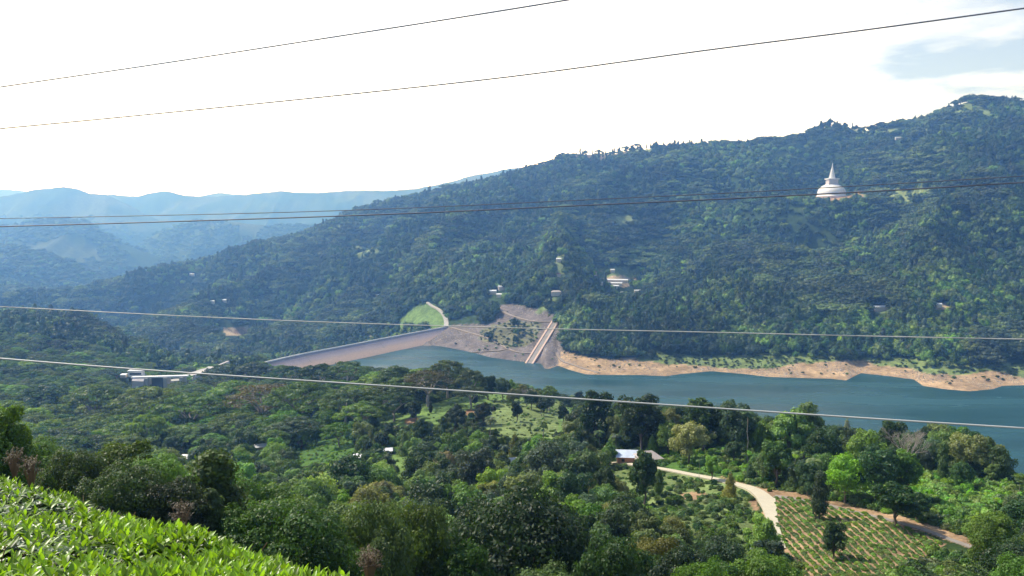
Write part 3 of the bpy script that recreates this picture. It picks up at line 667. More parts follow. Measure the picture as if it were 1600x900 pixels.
# buildings across the valley
pc_ = hit(365, 516, 1400)
for k in range(0, 9): tree_clear.append((pc_[0] * (1 - k * 24 / pc_[1]), pc_[1] - k * 24, 44))
FARH = [
 (962, 441, 38, 9, 4, -14, 'w', 'longest white roofed school block in the hillside village', 1),
 (960, 446, 24, 8, 4, -14, 'w', 'middle white roofed school block in the hillside village', 1),
 (958, 450, 18, 7, 3.5, -14, 'w', 'lowest white roofed school block in the hillside village', 1),
 (936, 440, 8, 8, 4, 0, 'b', 'small blue roofed building left of the school blocks', 0),
 (937, 445, 10, 6, 3, 5, 'w', 'small pale building under the blue roofed building', 0),
 (926, 430, 12, 8, 4, 10, 'o', 'pale orange roofed house above the school', 0),
 (957, 425, 6, 7, 4, 0, 'w', 'tiny white house uphill of the school', 0),
 (1375, 485, 20, 9, 4.5, 2, 'w', 'lone long white roofed building in the forest at right', 0),
 (783, 453, 9, 9, 5, 20, 'w', 'pale house above the quarry slope, right of a pair', 0),
 (770, 459, 11, 8, 4, -10, 'w', 'low white house above the quarry slope, left of a pair', 0),
 (780, 464, 8, 7, 3.5, -10, 'w', 'small pale shed under the pair of pale houses', 0),
 (869, 461, 15, 10, 4.5, 5, 'g', 'grey hipped house on terraces above the ramp', 0),
 (971, 460, 7, 6, 3, 0, 'w', 'tiny pale roof just below the school', 0),
 (976, 465, 6, 6, 3, 0, 'w', 'tiny bright roof lowest below the school', 0),
 (990, 463, 6, 5, 3, 0, 'w', 'tiny flat pale roof right of the lowest bright roof', 0),
 (996, 457, 10, 6, 3, 4, 'w', 'narrow pale roof right of the school slope', 0),
 (873, 409, 7, 7, 4, 0, 'w', 'white hut at the top of the pale green terrace', 0),
 (873, 432, 6, 6, 3, 0, 'o', 'orange roofed hut at the foot of the pale green terrace', 0),
 (848, 436, 6, 6, 3, 0, 'w', 'white hut left of the pale green terrace', 0),
 (822, 430, 5, 6, 3, 0, 'w', 'white hut alone in forest left of the terraces', 0),
 (1403, 218, 8, 7, 4, 0, 'w', 'tiny white house high under the ridge at right', 0),
 (1466, 480, 9, 6, 3.5, 0, 'w', 'small pale hut in the sandy clearing at right', 0),
 (538, 514, 6, 7, 4, 20, 'w', 'white hut left of the pair behind the dam', 0),
 (550, 511, 9, 8, 4, 30, 'w', 'white house right of the pair behind the dam', 0),
 (411, 525, 9, 8, 4, 15, 'w', 'white house right of the bare sports ground', 0),
 (398, 528, 5, 6, 3, 0, 'w', 'tiny hut between sports ground and white house', 0),
 (332, 474, 6, 8, 4, 0, 'w', 'left one of two small white roofs above the upper pale wire', 0),
 (351, 472, 7, 8, 4, 0, 'w', 'right one of two small white roofs above the upper pale wire', 0),
 (300, 431, 7, 8, 4, 0, 'w', 'lone white house high on the left spur', 0),
 (144, 499, 6, 8, 5, 0, 'w', 'square white house on the valley floor at left', 0),
 (155, 501, 12, 8, 4, 0, 'w', 'long white roof on the valley floor at left', 0),
 (436, 380, 6, 9, 4, 0, 'w', 'tiny white house under the left ridge line', 0),
 (46, 486, 10, 8, 4, 0, 'w', 'pale roof at the far left under the pale wire', 0),
 (590, 464, 5, 7, 4, 0, 'w', 'tiny hut in the forest above the dam', 0),
 (700, 447, 5, 6, 3, 0, 'w', 'tiny hut in the forest above the grass mound', 0),
 (645, 425, 4, 6, 3, 0, 'w', 'faint hut halfway up the forest above the dam', 0),
]
for (px, py, wp_, dep, hg, rz, c, lab, grp) in FARH:
    rm = {'w': M_ROOFW, 'b': M_BLUE, 'o': M_ROOFR, 'g': M_ROOFG}[c]
    house('school_block' if grp else 'hillside_house', px, py, wp_, dep, hg, R(rz), rm, M_WALL, lab, 'school' if grp else 'house',
          'school blocks in the hillside village' if grp else None, y0=1250, pitch=.5, hip=(c == 'g'), lift=2.5)

# ------------------------------------------------------------------ spillway at the left end of the dam
gx, gY, g0 = hit(232, 607, 900)
spz = CZ + ray(232, 590)[1] * gY
sw = empty('spillway', (gx, gY, spz), R(8), 'grey concrete spillway gates and bridge left of the dam', 'spillway')
q = MB(); q.box(-18, 45, -3, 3, 0, 1.6); q.build('bridge_deck', M_WHITE, sw)
q = MB(); q.box(4, 18, -1, 2, -22, 0); q.build('gate', M_DARK, sw)
for xx in (-1, 20, 38):
    q = MB(); q.box(xx - 2, xx + 2, -5, 12, -26, -.01); q.build('pier', M_CONC, sw)
q = MB(); q.prism([(-16, -7, -2), (-3.1, -7, -3), (-3.1, -3.1, 0), (-16, -3.1, 0)], 14); q.build('wing_wall', M_STONE, sw)
q = MB(); q.prism([(14, 20, -9), (44, 24, -9), (60, 140, -14), (38, 140, -14)], 6); q.build('chute', M_CONC, sw)
q = MB(); q.prism([(44.2, 24, -3), (47, 24, -3), (63, 140, -8), (60.2, 140, -8)], 16); q.build('chute_wall', M_STONE, sw)
gh = empty('gatehouse', (gx - 17, gY + 8, spz + .2), R(6), 'white gatehouse at the left end of the spillway bridge', 'building')
q = MB(); q.box(-8, 8, -4, 4, 0, 6); q.build('wall', M_WHITE, gh)
q = MB(); q.box(-8.8, 8.8, -4.8, 4.8, 6.01, 7.2); q.build('roof', M_ROOFW, gh)
q = MB(); q.box(-6.5, 6.5, -4.12, -4.02, 2.2, 4.6); q.build('window', M_DARK, gh)
gh2 = empty('hut', (gx - 31, gY + 6, spz - 1), 0, 'small pale hut left of the white gatehouse', 'hut')
q = MB(); q.box(-3, 3, -2.5, 2.5, 0, 3.4); q.build('wall', M_WALL, gh2); q = MB(); q.prism([(-3.5, -3, 3.42), (3.5, -3, 3.42), (3.5, 3, 4.2), (-3.5, 3, 4.2)], .2); q.build('roof', M_ROOFW, gh2)
pool = ob('pool_water', mesh_from('pool_water', [(*hit(a, b, 1200)[:2], 0) for a, b in ((258, 571), (278, 571), (279, 561), (256, 560))], [(0, 1, 2, 3)], M_WATER))
pz = max(gz(v.co.x, v.co.y) for v in pool.data.vertices) + 1.0; pool.location.z = pz
pool.data.materials[0] = simple('bright_pool', (.45, .50, .55), .2, .05, .05, .6); tag(pool, kind='structure')
tree_clear += [(gx * .97, gY - 38, 34), (gx * .94, gY - 75, 30), (gx + 8, gY, 38), (gx - 22, gY, 22), (gx + 45, gY + 75, 34), (gx + 55, gY + 140, 30)]

# ------------------------------------------------------------------ overhead wires
WIRES = [
 ([(-300,181),(0,136),(240,101),(500,61),(700,30),(880,1),(1200,-52),(1900,-170)], 15, 9, .0088, M_WIRE_D, 'topmost thin dark wire crossing the white sky at upper left'),
 ([(-300,229),(0,201),(215,180.5),(500,152),(800,119.5),(1100,79),(1350,47),(1600,13),(1900,-28)], 16, 10, .0092, M_WIRE_D, 'second dark wire from the top, crossing the whole white sky'),
 ([(-300,345),(0,341.5),(400,333),(650,324.5),(900,313),(1150,301),(1400,287),(1600,275),(1900,256)], 15, 10, .0062, M_WIRE_D, 'thinner upper wire of the dark pair passing the stupa'),
 ([(-300,359),(0,354),(400,342),(650,333),(900,321.5),(1150,310),(1400,297),(1600,285),(1900,268)], 14, 9, .0088, M_WIRE_D, 'thicker lower cable of the dark pair passing the stupa dome'),
 ([(-300,462),(0,479),(400,499),(750,511),(1100,519),(1350,525),(1600,530),(1900,535)], 14, 10, .0064, M_WIRE_L, 'upper pale wire crossing low over the dam and far shore'),
 ([(-300,534),(0,560),(250,579.5),(650,606),(900,623),(1300,650),(1600,669),(1900,687)], 12, 9, .0094, M_WIRE_L, 'lowest pale wire crossing over the lake and near trees'),
]
for pts, ya, yb, rad, mt, lab in WIRES:
    P = []
    for i, (px, py) in enumerate(pts):
        Y = ya + (yb - ya) * (px + 300) / 2200; u, s = ray(px, py); P.append(Vector((u * Y, Y, CZ + s * Y)))
    pp = []
    for i in range(len(P) - 1):
        p0 = P[max(i - 1, 0)]; p1 = P[i]; p2 = P[i + 1]; p3 = P[min(i + 2, len(P) - 1)]
        for k in range(5):
            t = k / 5; pp.append(.5 * ((2 * p1) + (-p0 + p2) * t + (2 * p0 - 5 * p1 + 4 * p2 - p3) * t * t + (-p0 + 3 * p1 - 3 * p2 + p3) * t ** 3))
    pp.append(P[-1])
    m = MB(); m.tube([tuple(v) for v in pp], [rad * 1.2] * len(pp), 6); o = m.build('overhead_wire', mt, smooth=True); tag(o, lab, 'wire', 'overhead wires')
# ================================================================== TREES
print('tree prototypes')
def rdir(n, g):
    v = g.normal(size=(n, 3)); return v / np.linalg.norm(v, axis=1)[:, None]
def leaves(P, N, size, g, aspect=1.7, fold=False):
    """rhombic leaf sprays at P facing N"""
    n = len(P); t = np.cross(N, rdir(n, g)); t /= np.linalg.norm(t, axis=1)[:, None] + 1e-9; b = np.cross(N, t)
    s = size * (.6 + .8 * g.random((n, 1)))
    V = np.stack([P - t * s * aspect / 2, P + b * s * .5 + N * s * .12, P + t * s * aspect / 2, P - b * s * .5 + N * s * .12], 1).reshape(-1, 3)
    Fc = np.arange(n * 4).reshape(n, 4); return V, Fc
def crown_mesh(name, blobs, n, size, seed, up=.35, jit=.68, flat=1.0, lo=.6, mat=None, inner=.2, hspread=.45):
    """blobs: (x,y,z,r,rz)"""
    g = np.random.default_rng(seed); B = np.array(blobs, float)
    wgt = B[:, 3] ** 2; wgt /= wgt.sum()
    Ps, Ns, Ts = [], [], []; tone = .82 + .36 * g.random(len(B)); got = 0
    while got < n:
        k = g.choice(len(B), 4000, p=wgt); d = rdir(4000, g); d[:, 2] += up; d /= np.linalg.norm(d, axis=1)[:, None]
        dn = .5 * np.sin(d[:, 0] * 4.1 + k * 1.7 + np.sin(d[:, 2] * 5 + k)) + .5 * np.sin(d[:, 1] * 5.3 + k * 2.3 + 2 * np.sin(d[:, 0] * 3.7))
        r = np.where(g.random(4000) < inner, g.random(4000) * .7 + .2, (.86 + .26 * g.random(4000) ** 1.5) * (1 + .24 * dn) + .35 * (g.random(4000) < .05) * g.random(4000))
        P = B[k, :3] + d * np.stack([B[k, 3], B[k, 3], B[k, 4]], 1) * r[:, None]
        q = np.sqrt((((P[:, None, :] - B[None, :, :3]) / np.stack([B[:, 3], B[:, 3], B[:, 4]], 1)[None]) ** 2).sum(2)); q[np.arange(4000), k] = 9
        ok = q.min(1) > lo
        N = d + jit * rdir(4000, g); N /= np.linalg.norm(N, axis=1)[:, None]
        if flat != 1: N[:, 2] *= flat; N /= np.linalg.norm(N, axis=1)[:, None]
        Ps.append(P[ok]); Ns.append(N[ok]); Ts.append((tone[k] * (.72 + .56 * g.random(4000)))[ok]); got += ok.sum()
    P = np.concatenate(Ps)[:n]; N = np.concatenate(Ns)[:n]; T = np.concatenate(Ts)[:n]
    V, Fc = leaves(P, N, size, g)
    return mesh_from(name, V, Fc, mat or M_LEAF, tint=T)
def limb_mesh(name, segs, mat, n=5):
    m = MB()
    for pts, rs in segs: m.tube(pts, rs, n)
    return mesh_from(name, m.v, m.f, mat, True)
def bend(a, b, k, r0, r1, n=4, wob=.12, g=random):
    a = Vector(a); b = Vector(b); L = (b - a).length; pts = []; rs = []
    for i in range(n + 1):
        t = i / n; p = a.lerp(b, t); p.z += k * L * t * (1 - t)
        if 0 < i < n: p += Vector((g.uniform(-1, 1), g.uniform(-1, 1), g.uniform(-.5, .5))) * wob * L * .3
        pts.append(tuple(p)); rs.append(r0 + (r1 - r0) * t)
    return pts, rs

def p_broad(seed, W=3.6, z0=2.4, H=10, nb=18, n=5200, size=.34, tall=1.0):
    g = random.Random(seed); blobs = []
    cz = (z0 + H) / 2; hz_ = (H - z0) / 2
    for i in range(nb):
        t = (i + .5) / nb; ph = i * 2.399 + g.uniform(-.5, .5); ct = 1 - 2 * t * .92; sn = math.sqrt(max(0, 1 - ct * ct)); rr = g.uniform(.45, .95)
        r = W * g.uniform(.24, .48)
        blobs.append((W * sn * rr * math.cos(ph) * (1 + g.uniform(-.15, .25)), W * sn * rr * math.sin(ph), cz + hz_ * ct * rr * .95, r, r * g.uniform(.7, .95)))
    blobs.append((0, 0, cz, W * .5, hz_ * .6))
    segs = [bend((0, 0, -1), (g.uniform(-.3, .3), g.uniform(-.3, .3), cz), 0, .28, .16, 5)]
    for b in blobs[:10]: segs.append(bend((0, 0, z0 * g.uniform(.8, 1.5)), b[:3], -.15, .11, .03, 3))
    return crown_mesh('crown', blobs, n, size, seed), limb_mesh('trunk', segs, M_BARK)
def p_column(seed, n=9000, size=.17, W=1.25):
    g = random.Random(seed); blobs = []
    for i in range(13):
        z = 1.6 + i * .66; r = W * (1.0 - .35 * abs(i / 12 - .35) * 1.6) * g.uniform(.7, 1.1); a = g.uniform(0, 6.28); o = g.uniform(0, .5)
        blobs.append((o * math.cos(a), o * math.sin(a), z, r, r * .8))
    return crown_mesh('crown', blobs, n, size, seed), limb_mesh('trunk', [bend((0, 0, -1), (0, 0, 8.8), 0, .22, .05, 5)], M_BARK)
def p_cone(seed, n=5000, size=.22):
    g = random.Random(seed); blobs = []
    for i in range(12):
        t = i / 11; z = 1.5 + t * 7.9; r = 1.9 * (1 - t) ** .75 * g.uniform(.85, 1.1) + .4; a = g.uniform(0, 6.28)
        blobs.append((.5 * (1 - t) * math.cos(a), .5 * (1 - t) * math.sin(a), z, r, max(r * .6, .5)))
    return crown_mesh('crown', blobs, n, size, seed), limb_mesh('trunk', [bend((0, 0, -1), (0, 0, 9), 0, .22, .04, 5)], M_BARK)
def p_umbrella(seed, n=6500, size=.36, W=7.2, bark=None, thin=1.0):
    """wide flat-topped rain tree: layered plates of foliage on spreading limbs, height 10"""
    g = random.Random(seed); blobs = []; segs = []
    k = 30
    for i in range(k):
        rr = math.sqrt((i + .5) / k); a = i * 2.399 + g.uniform(-.3, .3); R_ = W * rr * g.uniform(.86, 1.06)
        z = 9.4 - 3.0 * rr * rr + g.uniform(-.55, .4); r = g.uniform(1.0, 1.9)
        blobs.append((R_ * math.cos(a), R_ * math.sin(a), z, r, r * .26))
    hub = [(g.uniform(-.4, .4), g.uniform(-.4, .4), 3.2)]
    segs.append(bend((0, 0, -1), hub[0], 0, .42, .34, 3))
    mains = []
    for i in range(6):
        a = i * 1.047 + g.uniform(-.3, .3); e = (W * .42 * math.cos(a), W * .42 * math.sin(a), 6.6 + g.uniform(-.3, .8)); segs.append(bend(hub[0], e, .05, .22, .11, 4)); mains.append(e)
    for b in blobs:
        e = min(mains, key=lambda m_: (m_[0] - b[0]) ** 2 + (m_[1] - b[1]) ** 2); segs.append(bend(e, (b[0], b[1], b[2] - .1), .05, .08, .03, 3))
    return crown_mesh('crown', blobs, int(n * thin), size, seed, up=.25, jit=.5, lo=.3, inner=.35), limb_mesh('trunk', segs, bark or M_PALEBARK)
def p_bare(seed, H=10, spread=.75, levels=4, up=.35):
    g = random.Random(seed); main = [bend((0, 0, -1), (0, 0, H * .35), 0, .26, .2, 4)]; tw = []
    def rec(p, d, L, r, lv):
        e = p + d * L; (main if lv == levels else tw).append(bend(tuple(p), tuple(e), .04, r, r * .55, 3, .25, g))
        if lv == 0: return
        for i in range(g.choice((3, 3, 4)) if lv > 1 else 4):
            nd = (d + Vector((g.uniform(-1, 1), g.uniform(-1, 1), g.uniform(-.45, .8))) * spread + Vector((0, 0, up * .3))).normalized()
            rec(p + d * L * g.uniform(.55, 1), nd, L * g.uniform(.55, .78), r * .52, lv - 1)
    for i in range(5):
        a = i * 1.257 + g.uniform(-.3, .3); rec(Vector((0, 0, H * g.uniform(.22, .36))), Vector((math.cos(a) * .7, math.sin(a) * .7, 1)).normalized(), H * .26, .12, levels)
    return limb_mesh('crown', tw, M_PALEBARK, 3), limb_mesh('trunk', main, M_PALEBARK, 5)
def frond(mV, mF, mT, base, az, el, L, w, g, drop=1.0, n=9):
    """arching frond with separate leaflets"""
    d = Vector((math.cos(az) * math.cos(el), math.sin(az) * math.cos(el), math.sin(el))); p = Vector(base); side = Vector((-math.sin(az), math.cos(az), 0))
    tone = g.uniform(.75, 1.2)
    for i in range(n):
        t = i / n; d = (d + Vector((0, 0, -.17 * drop * (1 + t)))).normalized(); q = p + d * (L / n); ww = w * math.sin(math.pi * min(1, t * .85 + .15)) + .05
        for sg in (-1, 1):
            tip = (p + q) * .5 + side * sg * ww + d * ww * .45 + Vector((0, 0, -.35 * ww * drop))
            b = len(mV); mV += [tuple(p), tuple(q), tuple(tip + d * .1), tuple(tip - d * .1)]; mF.append((b, b + 1, b + 2, b + 3)); mT.append(tone * g.uniform(.85, 1.15))
        p = q
def p_palm(seed, H=10, L=3.0, w=.75, nf=18, r=.16, drop=1.0):
    g = random.Random(seed); V, Fc, T = [], [], []; top = (g.uniform(-.5, .5), g.uniform(-.5, .5), H - 1.3)
    for i in range(nf): frond(V, Fc, T, top, i * 2.399, g.uniform(-.15, 1.15), L * g.uniform(.85, 1.1), w, g, drop)
    return mesh_from('fronds', V, Fc, M_LEAF, tint=T), limb_mesh('trunk', [bend((0, 0, -1), top, 0, r, r * .6, 6, .06, g)], M_PALEBARK, 7)
def p_banana(seed):
    g = random.Random(seed); V, Fc, T = [], [], []
    for i in range(9):
        az = i * 2.399; el = g.uniform(.5, 1.3); d = Vector((math.cos(az) * math.cos(el), math.sin(az) * math.cos(el), math.sin(el))); p = Vector((0, 0, 3.6 + i * .1)); side = Vector((-math.sin(az), math.cos(az), 0)); tone = g.uniform(.8, 1.25)
        L = g.uniform(4, 6); prev = None
        for k in range(8):
            t = k / 7; w = 1.0 * math.sin(math.pi * min(1, t * .9 + .1)) + .04; a = p + side * w + Vector((0, 0, .25 * w)); c = p - side * w + Vector((0, 0, .25 * w)); b = len(V); V += [tuple(a), tuple(p), tuple(c)]
            if k: Fc += [(b - 3, b - 2, b + 1, b), (b - 2, b - 1, b + 2, b + 1)]; T += [tone, tone * .9]
            d = (d + Vector((0, 0, -.2))).normalized(); p = p + d * L / 7
    return mesh_from('leaves', V, Fc, M_LEAF, tint=T), limb_mesh('stem', [bend((0, 0, -1), (0, 0, 4.6), 0, .45, .2, 3)], M_PALEBARK, 7)
def p_bush(seed, n=420, size=.36, mat=None):
    g = random.Random(seed); blobs = []
    for i in range(7): a = i * 2.4; r = g.uniform(.6, 1.0); o = g.uniform(.2, 1.0); blobs.append((o * math.cos(a), o * math.sin(a), g.uniform(.3, 1.0), r, r * .75))
    return crown_mesh('bush', blobs, n, size, seed, up=.8, mat=mat, inner=.1)
def p_far(seed, kind=0):
    """small distant crown: lumpy solid heart under a coat of leaf sprays (height about 1)"""
    g = random.Random(seed); rg = np.random.default_rng(seed); blobs = []
    if kind == 0:
        for i in range(9): a = i * 2.399; o = .34 * math.sqrt(i / 9); r = g.uniform(.17, .27); blobs.append((o * math.cos(a), o * math.sin(a), .66 - .5 * o + g.uniform(-.12, .14), r, r * .85))
    elif kind == 1:
        for i in range(12): a = i * 2.399; o = .68 * math.sqrt((i + .4) / 12); r = g.uniform(.17, .27); blobs.append((o * math.cos(a), o * math.sin(a), .80 - .38 * o * o + g.uniform(-.05, .05), r, r * .36))
    else:
        for i in range(6): o = g.uniform(0, .06); a = g.uniform(0, 6); r = .2 * (1 - i / 9); blobs.append((o * math.cos(a), o * math.sin(a), .3 + i * .13, r, r * 1.1))
    V = []; Fc = []; T = []
    for (x, y, z, r, rz) in blobs:
        for la in range(5):
            for lo_ in range(7):
                pass
        b = len(V); n1, n2 = 4, 7
        for i in range(n1 + 1):
            th = math.pi * i / n1
            for j in range(n2):
                ph = 2 * math.pi * j / n2 + i * .4; k = .72 * g.uniform(.82, 1.15); V.append((x + r * k * math.sin(th) * math.cos(ph), y + r * k * math.sin(th) * math.sin(ph), z + rz * k * math.cos(th)))
        for i in range(n1):
            for j in range(n2): c = (j + 1) % n2; Fc.append((b + i * n2 + j, b + (i + 1) * n2 + j, b + (i + 1) * n2 + c, b + i * n2 + c)); T.append(g.uniform(.8, 1.05))
    B = np.array(blobs); n = 420; k = rg.integers(0, len(B), n); d = rdir(n, rg); d[:, 2] += .5; d /= np.linalg.norm(d, axis=1)[:, None]
    P = B[k, :3] + d * np.stack([B[k, 3], B[k, 3], B[k, 4]], 1) * (.8 + .35 * rg.random((n, 1))); N = d + .35 * rdir(n, rg); N /= np.linalg.norm(N, axis=1)[:, None]
    lv, lf = leaves(P, N, .07, rg)
    Vn = np.concatenate([np.array(V), lv]); Fn = np.concatenate([np.array(Fc), lf + len(V)]); Tn = np.concatenate([T, .75 + .5 * rg.random(n)])
    return mesh_from('distant_crown', Vn, Fn, M_FAR, tint=Tn)

PT = {}
PT['broad_hi'] = [p_broad(100 + i, W=w, z0=z0, n=26000, size=.15, nb=24) for i, (w, z0) in enumerate(((3.8, 1.8), (3.2, 2.2), (4.4, 2.0)))]
PT['broad'] = [p_broad(200 + i, W=w, z0=z0, nb=nb, n=8000, size=.27) for i, (w, z0, nb) in enumerate(((3.6, 2.2, 18), (3.0, 2.6, 14), (4.3, 2.4, 22), (3.4, 1.4, 16), (2.6, 2.0, 13), (4.0, 3.0, 15)))]
PT['column'] = [p_column(300 + i, W=w) for i, w in enumerate((1.25, 1.6, 1.05))]
PT['cone'] = [p_cone(330 + i) for i in range(2)]
PT['umbrella'] = [p_umbrella(400 + i, W=w) for i, w in enumerate((7.4, 6.4, 8.2))]
PT['thin_umbrella'] = [p_umbrella(440 + i, W=5.6, thin=.4, size=.24) for i in range(2)]
PT['bare'] = [p_bare(500), p_bare(501, spread=.6)]
PT['coconut'] = [p_palm(600), p_palm(601, drop=1.2)]
PT['areca'] = [p_palm(620, L=1.6, w=.45, nf=10, r=.07, drop=.8), p_palm(621, L=1.5, w=.4, nf=9, r=.06)]
PT['banana'] = [p_banana(640), p_banana(641)]

G_DARK = (.034, .076, .018); G_MID = (.074, .142, .022); G_LIGHT = (.135, .235, .032); G_YEL = (.185, .210, .050); G_BLUE = (.060, .100, .055); G_OLIVE = (.105, .155, .045)
G_BROWN = (.135, .125, .065); G_VIVID = (.150, .300, .030)
KINDN = {'broad_hi': ('broadleaf_tree', 'tree'), 'broad': ('broadleaf_tree', 'tree'), 'column': ('vine_clad_tree', 'tree'), 'cone': ('conical_tree', 'tree'), 'umbrella': ('rain_tree', 'tree'),
         'thin_umbrella': ('rain_tree', 'tree'), 'bare': ('bare_tree', 'tree'), 'coconut': ('coconut_palm', 'palm'), 'areca': ('areca_palm', 'palm'), 'banana': ('banana_plant', 'banana plant')}
PARTN = {'coconut': ('fronds', 'trunk'), 'areca': ('fronds', 'trunk'), 'banana': ('leaves', 'stem')}
def put_tree(kind, x, Y, z, h, colour, label, group=None, var=None, wide=1.0, rz=None):
    cr, tk = PT[kind][var if var is not None else random.randrange(len(PT[kind]))]
    nm, cat = KINDN[kind]; a, b = PARTN.get(kind, ('crown', 'trunk'))
    e = empty(nm, (x, Y, z), random.uniform(0, 6.28) if rz is None else rz, label, cat, group)
    s = h / 10; e.scale = (s * wide, s * wide, s)
    c = ob(a, cr, e); c['leaf_colour'] = [float(v) for v in colour]; ob(b, tk, e)
    return e

